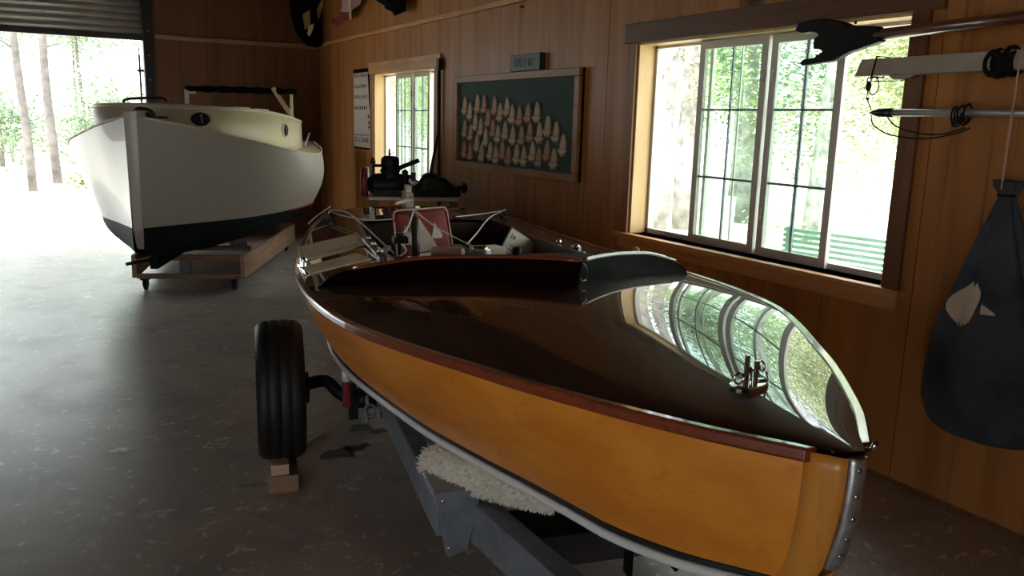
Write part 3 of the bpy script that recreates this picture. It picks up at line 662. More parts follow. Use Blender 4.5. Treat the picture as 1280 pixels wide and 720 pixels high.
# ================================================================ WHITE CABIN BOAT
CH = .373; CBB = (.559, 6.715)
cbt = thing('cabin_boat', 'white cabin boat with black bottom standing by the open garage door', 'boat', (*CBB, 0), -CH)
L2_ = 3.714; K2 = [f*L2_ for f in (0, .12, .3, .55, .8, 1.0)]; HB2 = [.05, .425, .85, 1.07, 1.085, .93]
KZ2 = [0, .35*L2_, .7*L2_, L2_]; ZS2 = [1.518, 1.262, 1.175, 1.262]
BB2 = [.04, .27, .62, .88, .98, .86]
h2 = lambda s: interp(K2, HB2, s); z2 = lambda s: interp(KZ2, ZS2, s); b2 = lambda s: interp(K2, BB2, s)
zb2 = lambda s: interp([0, 1.0, 2.2, L2_], [.70, .665, .635, .60], s); k2 = lambda s: interp([0, .3, 1, 2.5, L2_], [.52, .44, .385, .37, .42], s)
S2 = lin(0, L2_, 41)
for sg in (-1, 1):
    rows = []
    for i in range(11):
        f = i/10; rows.append([Vector((sg*((1-f)*h2(s)+f*b2(s)+.07*math.sin(PI*f)*min(1, max(0, s-.8)/2)), s, (1-f)*z2(s)+f*zb2(s))) for s in S2])
    obj('topside', MB().grid(rows), 'hullwhite', cbt, False)
    rows = [[Vector((sg*b2(s)*1.003, s, zb2(s)+.012)) for s in S2], [Vector((sg*b2(s)*1.003, s, zb2(s)-.006)) for s in S2]]
    if True:
        rs = [[Vector((sg*(b2(s)+.004), s, zb2(s)+.014)), Vector((sg*(b2(s)+.006), s, zb2(s)-.008)), Vector((sg*(b2(s)-.004), s, zb2(s)-.008))] for s in lin(1.9, L2_, 20)]
        obj('boot_stripe', MB().rings(rs), 'redline', cbt, False)
    rows = []
    for i in range(9):
        f = i/8; a = f*PI/2
        rows.append([Vector((sg*(.03+(b2(s)-.03)*math.cos(a)**.8), s, zb2(s)-(zb2(s)-k2(s))*math.sin(a))) for s in S2])
    obj('bottom', MB().grid(rows), 'bottom', cbt, False)
    obj('gunwale', MB().tube([(sg*(h2(s)+.002), s, z2(s)) for s in S2], .008, 8), 'cream', cbt, False)
# transom, side decks
n_ = 9; top = [Vector((-h2(L2_)*math.cos(PI*i/(n_-1)), L2_, z2(L2_)+.03*math.sin(PI*i/(n_-1)))) for i in range(n_)]
bt = [Vector((.97*b2(L2_)*math.cos(PI*i/(n_-1)), L2_, zb2(L2_)-(zb2(L2_)-k2(L2_))*math.sin(PI*i/(n_-1)))) for i in range(n_)]
mb = MB(); mb.add(top+bt, [tuple(range(2*n_))]); obj('transom', mb, 'hullwhite', cbt, False)
rows = [[Vector((h2(s)*(-1+2*j/16)*.99, s, z2(s)-.01+.05*(1-(-1+2*j/16)**2)*min(1, s))) for j in range(17)] for s in S2]
obj('deck', MB().grid(rows), 'cream', cbt, False)
mb = MB().prism([(-.02, 1.56), (.03, 1.565), (.06, 1.50), (.08, .70), (.16, .54), (.06, .53), (.0, .68)], lambda a, b, d: (d*(1-.3*(1.56-b)), a+.004, b), -.052, .052)
obj('stem', mb, 'hullwhite', cbt, False, bevel=.01)
obj('keel', MB().box((-.03, .35, .33), (.03, 3.5, .46)), 'bottom', cbt, False)
# cabin trunk with rounded front
def outl(k=1.0, off=0):
    o = [(-.84, 3.2), (-.79, 2.8), (-.72, 2.3), (-.67, 1.8), (-.62, 1.4), (-.56, 1.15), (-.45, .95), (-.30, .82), (-.15, .765), (0, .75)]
    p = [(x*(1+off), s-(off*.5 if s < 1 else 0)) for x, s in o]; return p+[(-x, s) for x, s in p[-2::-1]]
rz = lambda s: interp([.7, 1.5, 2.4, 3.2], [1.605, 1.60, 1.565, 1.50], s)
o_ = [Vector((x-(.07 if s < 1.3 else max(0, .07-.07*(s-1.3)/.6)), s, 0)) for x, s in outl()]; oo = smoothline(o_, 3)
rows = [[Vector((p.x*(1+.02), p.y-.02, z2(min(p.y, 3.6))-.05)) for p in oo], [Vector((p.x, p.y, rz(p.y))) for p in oo]]
obj('cabin_side', MB().grid(rows), 'cream', cbt, False, solid=.02)
mb = MB(); up = [Vector((p.x*1.015, p.y-.01, rz(p.y)+.0)) for p in oo]; nU = len(up); h_ = nU//2
rows = []
for i in range(h_+1):
    a, b = up[i], up[nU-1-i]; rows.append([a.lerp(b, j/10)+Vector((0, 0, .018*(1-(2*j/10-1)**2)*min(1, (b-a).length))) for j in range(11)])
obj('cabin_roof', mb.grid(rows), 'cream', cbt, False, solid=.015)
obj('roof_bead', MB().tube([p+Vector((0, 0, -.012)) for p in up], .009, 6), 'cream', cbt, False)
a, b = up[0], up[-1]
mb = MB(); mb.add([a, b, Vector((b.x, 3.24, 1.16)), Vector((a.x, 3.24, 1.16))], [(0, 1, 2, 3)]); obj('cabin_bulkhead', mb, 'cream', cbt, False)
# portholes: ring + dark glass set on the cabin side
AL = [0]
for p, q in zip(oo[:-1], oo[1:]): AL.append(AL[-1]+(q-p).length)
def onwall(a, z, off):
    i = max(k for k in range(len(AL)-1) if AL[k] <= a); f = (a-AL[i])/(AL[i+1]-AL[i]); p = oo[i].lerp(oo[i+1], f); d = (oo[i+1]-oo[i]).normalized()
    n_ = Vector((-d.y, d.x, 0)); n_ = n_ if n_.dot(Vector((p.x, p.y-2.2, 0))) > 0 else -n_; return Vector((p.x, p.y, z))+n_*off
def porthole(x, s, rx, rz_, zc_):
    i = min(range(len(oo)), key=lambda i: (oo[i]-Vector((x, s, 0))).length); a = AL[i]
    rg = [[onwall(a+(rx+r_)*math.cos(2*PI*k/28), zc_+(rz_+r_)*math.sin(2*PI*k/28), o2) for r_, o2 in ((-.002, .0), (0, .034), (.006, .040), (.010, .030), (.010, 0))] for k in range(29)]
    po = obj('porthole', MB().rings(rg, caps=False), 'cardw', cbt, False)
    rows = [[onwall(a+rx*j/6*math.sqrt(max(0, 1-(i_/6)**2)), zc_+rz_*i_/6, .030) for j in range(-6, 7)] for i_ in range(-6, 7)]
    obj('porthole_glass', MB().grid(rows), 'jaw', po, False)
    obj('dog', MB().tube([onwall(a, zc_+rz_*.5, .036), onwall(a+.01, zc_-rz_*.6, .036)], .006, 6).ball(onwall(a, zc_+rz_*.5, .036), .012, 5), 'galv', po, False)
porthole(.28, .82, .078, .058, 1.505); porthole(.73, 2.42, .095, .062, 1.405); porthole(-.73, 2.42, .095, .062, 1.405)
obj('hatch_handle', MB().tube(smoothline([(-.42, 1.25, 1.62), (-.42, 1.26, 1.648), (-.30, 1.2, 1.665), (-.05, 1.05, 1.67), (-.02, 1.04, 1.635)], 4), .012, 6), 'iron', cbt, False)
obj('anchor_chock', MB().tube(smoothline([(-.02, .10, 1.54), (.02, .13, 1.575), (.08, .18, 1.565), (.11, .2, 1.53)], 4), [.014]*13, 6).box((.06, .15, 1.49), (.13, .22, 1.55)).tube([(.12, .2, 1.515), (.2, .22, 1.515)], .008, 6), 'iron', cbt, False)
obj('tiller', MB().tube([(.86, 3.3, 1.19), (.90, 3.55, 1.36)], .012, 6), 'white', cbt, False)
obj('rail_pieces', MB().box((.35, 2.0, 1.60), (.42, 2.5, 1.625)).box((.50, 2.2, 1.59), (.53, 3.0, 1.615)), 'cardw', cbt, False)
obj('deck_cleat', MB().box((1.0, 3.45, 1.22), (1.03, 3.55, 1.26)), 'iron', cbt, False)
obj('centre_lug', MB().tube([(.13, .02, .47), (-.07, -.10, .445)], .014, 6).tube([(-.05, .1, .47), (.05, .3, .47)], .02, 6), 'iron', cbt, False)
# black roller beam on wooden supports over the cabin
t = thing('covered_beam', 'black wrapped beam on white posts above the cabin boat roof', 'beam', (*CBB, 0), -CH)
rs = []
for i in range(25):
    f = i/24; x = -.30+1.14*f; r_ = .030*(1+.18*math.sin(i*1.7)) * (1.15 if 2 < i < 22 else .9)
    rs.append([Vector((x, 2.9+r_*.7*math.cos(2*PI*k/10), 1.808+r_*math.sin(2*PI*k/10))) for k in range(10)])
obj('beam', MB().rings(rs), 'cloth_black', t, False)
obj('post', MB().box((-.31, 2.885, 1.545), (-.27, 2.91, 1.80)).box((-.31, 2.885, 1.755), (-.2, 2.91, 1.775)), 'white', t, False)
obj('post', MB().box((.77, 2.885, 1.50), (.80, 2.91, 1.78)), 'cardw', t, False)
obj('prop_board', MB().bar((.60, 2.86, 1.84), (.80, 3.0, 1.50), .012, .05), 'timber', t, False)
# cart
ct = thing('boat_cart', 'timber cart on casters carrying the white cabin boat', 'cart', (*CBB, 0), -CH)
def cobj(nm, mb, mat='timber', par=None, **k): return obj(nm, mb, mat, par or ct, False, **k)
cobj('front_rail', MB().box((-.36, 1.10, .27), (.53, 1.14, .32)), bevel=.003); cobj('front_rail', MB().box((-.36, 1.10, .105), (.53, 1.14, .15)), bevel=.003)
cobj('rear_rail', MB().box((-.60, 3.42, .25), (.70, 3.46, .32)), bevel=.003)
cobj('side_rail', MB().bar((.545, 1.08, .215), (.70, 3.45, .215), .04, .20), 'timbery', bevel=.003); cobj('side_rail', MB().bar((-.38, 1.10, .215), (-.62, 3.45, .215), .04, .20), 'timbery', bevel=.003)
cobj('post', MB().box((.0, 1.11, .15), (.09, 1.15, .27)), 'dwood')
cobj('cross_board', MB().box((-.45, 1.5, .30), (.54, 1.60, .335)), 'dwood', bevel=.003); cobj('cross_board', MB().box((-.50, 2.9, .30), (.62, 3.0, .335)), 'dwood', bevel=.003)
for bx0, bx1, by0, by1, bz in ((.36, .50, 1.5, 1.6, .47), (.40, .55, 2.9, 3.0, .42), (-.44, -.34, 1.5, 1.6, .47), (-.50, -.38, 2.9, 3.0, .42)): cobj('bilge_support', MB().box((bx0, by0, .335), (bx1, by1, bz)), 'dwood')
for x, s in ((-.30, 1.13), (.46, 1.13), (-.55, 3.40), (.62, 3.40)):
    f = cobj('caster', MB().box((x-.035, s-.035, .092), (x+.035, s+.035, .105)).box((x-.022, s-.02, .04), (x-.016, s+.03, .095)).box((x+.016, s-.02, .04), (x+.022, s+.03, .095)), 'iron')
    cobj('caster_wheel', MB().lathe([(.030, -.014), (.045, -.012), (.046, 0), (.045, .012), (.030, .014)], Matrix.Translation((x, s+.01, .046)) @ Matrix.Rotation(PI/2, 4, 'Y'), 18), 'iron', f)

# ================================================================ ENGINE ON TABLE
ED = (.92, -.39); EC = (2.60, 6.28, .945)
ea = math.atan2(ED[1], ED[0])
tb = thing('engine_stand', 'low timber stand with a pale top under the old marine engine', 'stand', (EC[0], EC[1], 0), ea)
obj('top', MB().box((-.36, -.20, .920), (.34, .20, .945)), 'cardw', tb, False, bevel=.003)
for x in (-.33, .31):
    for y in (-.17, .17): obj('leg', MB().box((x-.03, y-.03, 0), (x+.03, y+.03, .920)), 'timber', tb, False)
obj('stretcher', MB().box((-.30, -.18, .15), (.28, -.14, .22)).box((-.30, .14, .15), (.28, .18, .22)), 'timber', tb, False)
en = thing('marine_engine', 'old black single-cylinder marine engine with a red-rimmed flywheel', 'engine', (EC[0], EC[1], .946), ea)
def eobj(nm, mb, mat='iron', par=None, **k): return obj(nm, mb, mat, par or en, False, **k)
ry = Matrix.Rotation(PI/2, 4, 'Y')
eobj('engine_bed', MB().box((-.33, -.11, 0), (.34, -.07, .05)).box((-.33, .07, 0), (.34, .11, .05)), bevel=.003)
fw = eobj('flywheel', MB().lathe([(.085, -.022), (.118, -.026), (.120, 0), (.118, .026), (.085, .022)], Matrix.Translation((-.40, 0, .10)) @ ry, 32), 'redrim')
eobj('spokes', MB().lathe([(.035, -.03), (.035, .05)], Matrix.Translation((-.40, 0, .10)) @ ry, 14).bar((-.40, 0, .01), (-.40, 0, .19), .02, .02).bar((-.40, -.09, .10), (-.40, .09, .10), .02, .02).box((-.445, -.02, .085), (-.42, .02, .125)), 'iron', fw)
obj('rim_edge', MB().torus((-.427, 0, .10), .108, .008, 0, 32, 6), 'pinkcl', fw, False)
eobj('crankcase', MB().lathe([(.05, -.38), (.085, -.33), (.095, -.20), (.09, -.12), (.05, -.09)], Matrix.Translation((0, 0, .085)) @ ry, 20), bevel=.004)
cy = eobj('cylinder', MB().lathe([(.085, .10), (.078, .14), (.074, .18), (.082, .19), (.082, .20), (.072, .21), (.075, .27), (.070, .295), (.045, .312), (.01, .316)], Matrix.Translation((-.20, 0, 0)), 24))
eobj('priming_cup', MB().tube([(-.205, 0, .31), (-.205, 0, .36)], .008, 8).tube([(-.205, 0, .33), (-.18, 0, .325), (-.175, 0, .35)], .005, 6).ball((-.205, 0, .365), .008, 5), 'iron', cy)
eobj('exhaust_pipe', MB().tube([(-.14, -.03, .215), (-.02, -.06, .265), (.03, -.07, .285)], .019, 12), 'iron')
eobj('valve_rod', MB().tube([(-.335, -.03, .06), (-.335, -.03, .28)], .006, 8).box((-.355, -.05, .25), (-.315, -.01, .275)).ball((-.335, -.03, .285), .014, 5).tube([(-.335, -.03, .235), (-.26, -.02, .235)], .012, 8))
eobj('carburettor', MB().lathe([(.02, .10), (.032, .12), (.034, .15), (.02, .165), (.026, .18), (.022, .20), (.008, .21)], Matrix.Translation((-.08, -.05, 0)), 14).tube([(-.15, -.03, .16), (-.04, -.05, .15), (.0, -.05, .15)], .018, 10).box((-.035, -.07, .12), (.005, -.03, .19)))
eobj('linkage', MB().tube([(-.02, -.05, .135), (.09, -.04, .085)], .007, 6).ball((-.02, -.05, .135), .02, 6).ball((-.06, -.05, .09), .025, 6))
rs = []
for x, hw, zt in ((-.04, .03, .05), (.02, .05, .10), (.06, .08, .165), (.09, .085, .185), (.16, .085, .185), (.18, .085, .155), (.24, .085, .145), (.29, .07, .10), (.34, .05, .07), (.37, .04, .06)):
    rs.append([Vector((x, -hw, 0)), Vector((x, -hw, zt*.8)), Vector((x, -hw*.6, zt)), Vector((x, hw*.6, zt)), Vector((x, hw, zt*.8)), Vector((x, hw, 0))])
eobj('gearbox', MB().rings(rs, smooth=False), bevel=.008)
eobj('coupling', MB().lathe([(.02, .34), (.02, .38), (.045, .385), (.045, .405), (.03, .41), (.03, .42), (.005, .425)], Matrix.Translation((0, 0, .065)) @ ry, 20))
eobj('gear_lever', MB().tube([(.125, 0, .16), (.145, 0, .30), (.185, 0, .50)], [.017, .012, .010], 8).ball((.185, 0, .505), .012, 6))

# ================================================================ THINGS ON THE WALLS
# fleet board
fb = thing('display_board', 'green display board in a wooden frame hung with sailboat tags', 'board', (WX, 5.96, 1.2))
y0, y1, z0, z1 = 4.79, 6.755, 1.153, 1.925; x = WX
obj('backing', MB().box((x-.022, y0, z0), (x-.004, y1, z1)), 'green', fb)
obj('frame_rail', MB().box((x-.05, y0, z1-.055), (x-.001, y1, z1)), 'frame', fb, bevel=.004); obj('frame_rail', MB().box((x-.05, y0, z0), (x-.001, y1, z0+.055)), 'frame', fb, bevel=.004)
obj('frame_stile', MB().box((x-.05, y0, z0+.0555), (x-.001, y0+.06, z1-.0555)), 'frame', fb, bevel=.004); obj('frame_stile', MB().box((x-.05, y1-.05, z0+.0555), (x-.001, y1, z1-.0555)), 'frame', fb, bevel=.004)
TAGS = [(6.574, 1.75), (6.471, 1.705), (6.335, 1.767), (6.214, 1.758), (6.029, 1.75), (5.935, 1.695), (5.82, 1.74), (5.735, 1.684), (5.619, 1.67), (5.491, 1.695), (5.36, 1.7),
 (6.37, 1.617), (6.266, 1.578), (6.137, 1.652), (6.048, 1.57), (5.962, 1.528), (5.841, 1.558), (5.714, 1.527), (5.577, 1.525), (5.453, 1.555), (5.316, 1.551), (5.204, 1.602), (5.085, 1.562),
 (6.568, 1.558), (6.455, 1.53), (6.335, 1.443), (6.174, 1.495), (4.989, 1.476),
 (6.578, 1.383), (6.458, 1.366), (6.246, 1.368), (6.088, 1.389), (5.989, 1.361), (5.879, 1.403), (5.78, 1.366), (5.65, 1.384), (5.536, 1.375), (5.408, 1.411), (5.313, 1.374), (5.199, 1.425), (5.105, 1.374)]
ORD = ['leftmost', 'second', 'third', 'fourth', 'fifth', 'sixth', 'seventh', 'eighth', 'ninth', 'tenth', 'eleventh', 'twelfth', 'thirteenth']
rows_ = [('top row', TAGS[:11]), ('second row', TAGS[11:23]), ('third row', TAGS[23:28]), ('bottom row', TAGS[28:])]
sailp = [(-.030, -.098), (.040, -.098), (.042, -.06), (.034, -.03), (.018, 0), (.006, .002), (-.012, -.025), (-.024, -.055)]
hullp = [(-.050, -.102), (.045, -.102), (.052, -.118), (.030, -.132), (.026, -.150), (.012, -.134), (-.010, -.134), (-.016, -.155), (-.028, -.135), (-.055, -.120)]
def mk(mat):
    r_ = thing('sailboat_tag', 'x', 'wooden tag', (0, 0, 0))
    k = 1.0
    obj('sail', MB().prism(sailp, lambda a, b, d: (d, -a*k, b*k), -.018, -.004), mat, r_, False)
    obj('hull', MB().prism(hullp, lambda a, b, d: (d, -a*k, b*k), -.020, -.003), mat, r_, False)
    obj('hull_band', MB().box((-.019, -.042, -.109), (-.002, .045, -.098)), 'ink', r_, False)
    return r_
protos = [mk('tagwood'), mk('tagred')]; used = [False, False]; idx = 0
for rn, lst in rows_:
    lst = sorted(lst, key=lambda q: -q[0])
    for k, (yy, zz) in enumerate(lst):
        pi = 1 if (idx*7) % 5 in (1, 3) else 0; colr = 'reddish' if pi else 'pale'
        last = (rn != 'third row' and k == len(lst)-1) or (rn == 'third row' and k == 4)
        lb = f'{colr} wooden sailboat tag on the green board, ' + (f'rightmost of the {rn}' if last else f'{ORD[k]} of the {rn}' + ('' if k == 0 else ' from the left'))
        loc = (WX-.0225, yy, zz)
        if used[pi]: dup(protos[pi], loc, 0, lb)
        else: protos[pi].location = loc; protos[pi]['label'] = lb; used[pi] = True
        idx += 1
for o in S.objects:
    if o.name.startswith('sailboat_tag'): o['group'] = 'sailboat tags on the green board'
# carved sign above
sg_ = thing('carved_sign', 'small dark green carved wooden sign above the display board', 'sign', (WX, 5.54, 1.93))
obj('board', MB().box((WX-.05, 5.315, 1.928), (WX, 5.765, 2.05)), 'greensign', sg_, bevel=.004)
def letters(txt, h, w_, gap, place, th):
    G = {'A': [(0,0,.5,1),(.5,1,1,0),(.25,.4,.75,.4)], 'N': [(0,0,0,1),(0,1,1,0),(1,0,1,1)], 'W': [(0,1,.25,0),(.25,0,.5,.8),(.5,.8,.75,0),(.75,0,1,1)], 'I': [(.5,0,.5,1)], 'U': [(0,1,0,.1),(0,.1,1,.1),(1,.1,1,1)],
         'R': [(0,0,0,1),(0,1,1,1),(1,1,1,.5),(1,.5,0,.5),(.3,.5,1,0)], 'T': [(0,1,1,1),(.5,1,.5,0)], 'H': [(0,0,0,1),(1,0,1,1),(0,.5,1,.5)], 'E': [(0,0,0,1),(0,1,1,1),(0,.5,.8,.5),(0,0,1,0)], 'L': [(0,1,0,0),(0,0,1,0)], 'F': [(0,0,0,1),(0,1,1,1),(0,.5,.8,.5)], 'P': [(0,0,0,1),(0,1,1,1),(1,1,1,.5),(1,.5,0,.5)], 'M': [(0,0,0,1),(0,1,.5,.3),(.5,.3,1,1),(1,1,1,0)]}
    mb = MB(); u0 = 0
    for ch in txt:
        for a, b, c, d in G[ch]:
            mb.bar(place(u0+a*w_, b*h), place(u0+c*w_, d*h), th, th*.6, (1, 0, 0))
        u0 += w_+gap
    return mb
obj('lettering', letters('ANWIURT', .062, .032, .017, lambda a, b: (WX-.051, 5.705-a, 1.958+b), .006), 'signink', sg_)
# poster left of the small window
ps = thing('signal_poster', 'tall curling poster of dark printed symbols left of the small window', 'poster', (WX, 9.29, 1.2))
def pq(a, b, off=0): # a 0..1 from far to near, b 0..1 upward
    curl = .05*max(0, a-.55)*max(0, min(1, (b-.3)/.25)); return Vector((WX-.012-curl-off, 9.61-.62*a+.0*b, 1.22+.835*b))
obj('backing', MB().box((WX-.010, 8.975, 1.20), (WX-.001, 9.62, 2.10)), 'cloth_black', ps)
obj('sheet', MB().grid([[pq(i/8*(.995 if j/12 < .4 else .995-.22*(j/12-.4)), j/12) for i in range(9)] for j in range(13)]), 'poster', ps)
mb = MB(); rq = random.Random(11)
for r_, (b0, n0, hh) in enumerate(((.94, 7, .045), (.80, 7, .045), (.66, 7, .045), (.51, 6, .045), (.16, 9, .02), (.07, 7, .04), (.115, 5, .02))):
    for k in range(n0):
        a0 = .08+k*(.78/n0); wd = .78/n0*.62
        kind = rq.random(); P_ = [pq(a0, b0, .002), pq(a0+wd, b0, .002), pq(a0+wd*(1 if kind < .5 else .6), b0+hh, .002), pq(a0+(0 if kind < .7 else wd*.4), b0+hh, .002)]
        mb.add(P_, [(0, 1, 2, 3)])
for b0 in (.40, .32, .26): mb.add([pq(.80, b0, .002), pq(.95, b0, .002), pq(.93, b0+.03, .002), pq(.85, b0+.045, .002)], [(0, 1, 2, 3)])
obj('symbols', mb, 'postink', ps)
sw = thing('light_switch', 'small pale switch plate on the wall beside the green board', 'switch', (WX, 6.80, 1.42))
obj('plate', MB().box((WX-.007, 6.765, 1.43), (WX, 6.84, 1.545)), 'plate', sw, bevel=.002); obj('toggle', MB().box((WX-.016, 6.797, 1.475), (WX-.007, 6.809, 1.50)), 'plate', sw)
tag(obj('wall_peg', MB().tube([(WX, 5.66, 2.40), (WX-.03, 5.66, 2.40)], .008, 6), 'iron'), 'small dark peg in the wall under the trim rail above the sign', 'peg')
tag(obj('dark_pole', MB().tube([(WX-.03, 7.10, .0), (WX-.03, 7.13, 2.06)], .016, 8).box((WX-.05, 7.10, 2.0), (WX-.01, 7.155, 2.10)), 'dwood'), 'thin dark pole standing upright against the small window casing', 'pole')

# hanging cloths near the ceiling
def cloth(name, label, outline, x_, ax, mats, cat='cloth'):
    """outline in (a,z) on a vertical plane, given a folded surface"""
    t = thing(name, label, cat, (x_ if ax == 'y' else outline[0][0], outline[0][0] if ax == 'y' else x_, outline[0][1]))
    for nm, poly, mat, off in mats:
        bm = bmesh.new(); P_ = [bm.verts.new((a, 0, b)) for a, b in poly]; f = bm.faces.new(P_)
        bmesh.ops.triangulate(bm, faces=[f]); bmesh.ops.subdivide_edges(bm, edges=bm.edges, cuts=5, use_grid_fill=True)
        mb = MB(); ix = {}
        for i, v_ in enumerate(bm.verts):
            ix[v_] = i; a, b = v_.co.x, v_.co.z; d = off+.03*math.sin(a*22+b*6)+.012*math.sin(b*31+a*9)
            mb.v.append((x_-d, a, b) if ax == 'y' else (a, x_-d, b))
        for q in bm.faces: mb.f.append(tuple(ix[v_] for v_ in q.verts)); mb.sm.append(True)
        bm.free(); obj(nm, mb, mat, t, solid=.012)
    return t
cloth('hanging_jacket', 'black jacket with ochre and white patches hung in the far corner', [(2.85, 3.3)], 10.82, 'x',
      [('body', [(2.74, 3.5), (2.79, 2.72), (2.86, 2.56), (2.98, 2.43), (3.10, 2.41), (3.19, 2.46), (3.19, 3.5)], 'cloth_black', .06),
       ('ochre_patch', [(2.93, 2.80), (3.00, 2.86), (3.02, 2.66), (2.95, 2.62)], 'cloth_yellow', .10), ('white_patch', [(2.99, 2.66), (3.06, 2.70), (3.01, 2.54), (2.98, 2.57)], 'cardw', .105),
       ('ochre_patch', [(3.11, 2.86), (3.19, 3.05), (3.19, 2.90), (3.12, 2.74)], 'cloth_yellow', .10)])
cloth('hanging_flag', 'faded pink and dark red flag hanging beside the corner jacket', [(9.9, 3.3)], 3.10, 'y',
      [('pink_cloth', [(9.75, 3.4), (9.75, 2.72), (9.35, 2.70), (9.12, 2.80), (9.0, 3.4)], 'cloth_pink', 0), ('red_hem', [(9.95, 2.66), (9.70, 2.73), (9.40, 2.71), (9.42, 2.64), (9.72, 2.64), (9.85, 2.60)], 'cloth_red', .012)], 'flag')
tag(obj('flag_staff', MB().tube([(3.06, 9.27, 2.62), (3.0, 9.10, 2.76), (2.98, 8.95, 3.1), (2.98, 8.9, 3.45)], [.014, .012, .012, .012], 8), 'cardw'), 'thin white staff beside the pink flag', 'staff')
cloth('dark_pennant', 'dark navy pennant hanging point down above the trim rail', [(8.1, 3.2)], 3.09, 'y',
      [('cloth', [(8.62, 3.4), (8.60, 2.80), (8.30, 2.66), (7.93, 2.535), (7.80, 2.575), (7.74, 3.4)], 'cloth_black', 0)], 'flag')
for k, (a, b, c) in enumerate(((2.96, 10.75, 3.42), (3.0, 9.4, 3.35), (3.0, 8.2, 3.35))): pass
tag(obj('hanging_line', MB().tube([(3.05, 11.0, 3.46), (3.05, 7.0, 3.46)], .006, 6).tube([(3.05, 7.0, 3.46), (3.05, 7.0, CZ)], .006, 6), 'darkrope'), 'dark line under the ceiling that the flags hang from', 'line')

# spars on the right wall
jawp = [(2.78, 1.986), (2.763, 2.018), (2.70, 2.026), (2.62, 2.026), (2.55, 2.012), (2.475, 1.985), (2.349, 1.972), (2.327, 1.945), (2.326, 1.911), (2.378, 1.898), (2.48, 1.876), (2.552, 1.846), (2.65, 1.838),
        (2.725, 1.832), (2.735, 1.846), (2.72, 1.857), (2.66, 1.864), (2.615, 1.888), (2.64, 1.90), (2.665, 1.899), (2.668, 1.94), (2.66, 1.950), (2.645, 1.957), (2.655, 1.968), (2.69, 1.976), (2.74, 1.972)]
g = thing('gaff_spar', 'varnished gaff spar with dark wooden jaws across the window top', 'spar', (3.0, 1.8, 1.95))
obj('jaws', MB().prism(jawp, lambda a, b, d: (3.0+d, a, b), -.022, .022), 'jaw', g, bevel=.006)
obj('pole', MB().tube([(3.0, 2.36, 1.938), (3.0, 1.7, 1.957), (3.0, .6, 1.985)], [.024, .022, .020], 12), 'spar', g)
obj('bolt', MB().ball((2.975, 2.45, 1.993), .007, 5).ball((2.975, 2.52, 1.858), .008, 5), 'dsteel', g)
g = thing('boom', 'weathered pale box boom hanging under the gaff spar', 'spar', (3.0, 1.8, 1.78))
obj('beam', MB().prism([(2.425, 1.776), (2.398, 1.842), (.6, 1.85), (.6, 1.778)], lambda a, b, d: (3.0+d, a, b), -.03, .03), 'boomp', g, bevel=.003)
obj('boom_cleat', MB().prism([(2.28, 1.776), (2.16, 1.776), (2.19, 1.758), (2.25, 1.758)], lambda a, b, d: (3.0+d, a, b), -.01, .01), 'boomp', g)
obj('lashing', MB().tube([(2.962, 2.335, 1.77), (2.962, 2.318, 1.85), (3.038, 2.318, 1.85), (3.038, 2.335, 1.77), (2.962, 2.335, 1.77)], .004, 6), 'darkrope', g)
pb = obj('pulley', MB().ball((2.99, 2.365, 1.735), .017, 7, (.6, .7, 1.3)).torus((2.99, 2.365, 1.76), .010, .003, 0, 10, 5).torus((2.99, 2.34, 1.735), .030, .0025, 0, 14, 5, .8, 1.2), 'iron', g)
obj('pulley_line', MB().tube([(2.99, 2.36, 1.755), (2.99, 2.22, 1.752), (2.99, 2.14, 1.77)], .002, 5).tube([(2.99, 2.365, 1.715), (2.99, 2.37, 1.69), (3.03, 2.37, 1.64)], .0025, 5).ball((3.0, 2.37, 1.685), .006, 5), 'darkrope', g)
g = thing('aluminium_spar', 'thin aluminium tube spar with black pointed end below the boom', 'spar', (3.05, 1.8, 1.62))
obj('tube', MB().tube([(3.05, 2.29, 1.630), (3.05, .6, 1.630)], .0155, 12), 'alu', g)
obj('end_cap', MB().tube([(3.05, 2.395, 1.630), (3.05, 2.375, 1.630), (3.05, 2.345, 1.630), (3.05, 2.285, 1.630)], [.002, .010, .018, .019], 12), 'black', g)
rope([(3.04, 2.375, 1.62), (3.04, 2.36, 1.58), (3.04, 2.27, 1.54), (3.05, 2.12, 1.53), (3.06, 2.0, 1.555), (3.06, 1.95, 1.575)], 'outer dark cord looping below the aluminium spar end', .003, 'darkrope', 'cord')
rope([(3.04, 2.30, 1.615), (3.04, 2.25, 1.575), (3.05, 2.15, 1.55), (3.05, 2.05, 1.55), (3.06, 1.97, 1.575)], 'inner dark cord looping below the aluminium spar end', .003, 'darkrope', 'cord')
mb = MB(); rk = random.Random(2)
for k in range(5): mb.torus((3.05, 1.96+.012*k, 1.618+rk.uniform(-.01, .01)), .026, .0035, 1, 14, 5, 1, rk.uniform(.9, 1.4))
mb.torus((3.03, 1.99, 1.595), .016, .004, 0, 12, 5)
tag(obj('cord_knot', mb, 'darkrope'), 'dark cord knotted around the aluminium spar', 'cord')
mb = MB()
for k in range(8): mb.torus((2.998, 1.765+.010*k, 1.806+rk.uniform(-.012, .008)),   .044, .005, 1, 18, 6, 1, rk.uniform(.9, 1.15))
mb.torus((2.955, 1.83, 1.80), .03, .008, 0, 14, 6, 1, 1.3)
tag(obj('rope_coil', mb, 'darkrope'), 'dark coil of rope wrapped around the pale boom', 'rope')
for k, (zz, nm) in enumerate(((1.985, 'top'), (1.85, 'middle'), (1.63, 'bottom'))): pass
tag(obj('spar_rack', MB().box((2.93, .9, 1.936), (WX, .94, 1.962)).box((2.93, .9, 1.745), (WX, .94, 1.775)).box((2.98, .9, 1.585), (WX, .94, 1.612)).box((WX-.03, .88, 1.5), (WX, .96, 2.1)), 'timber'), 'timber wall rack holding the three spars', 'rack')
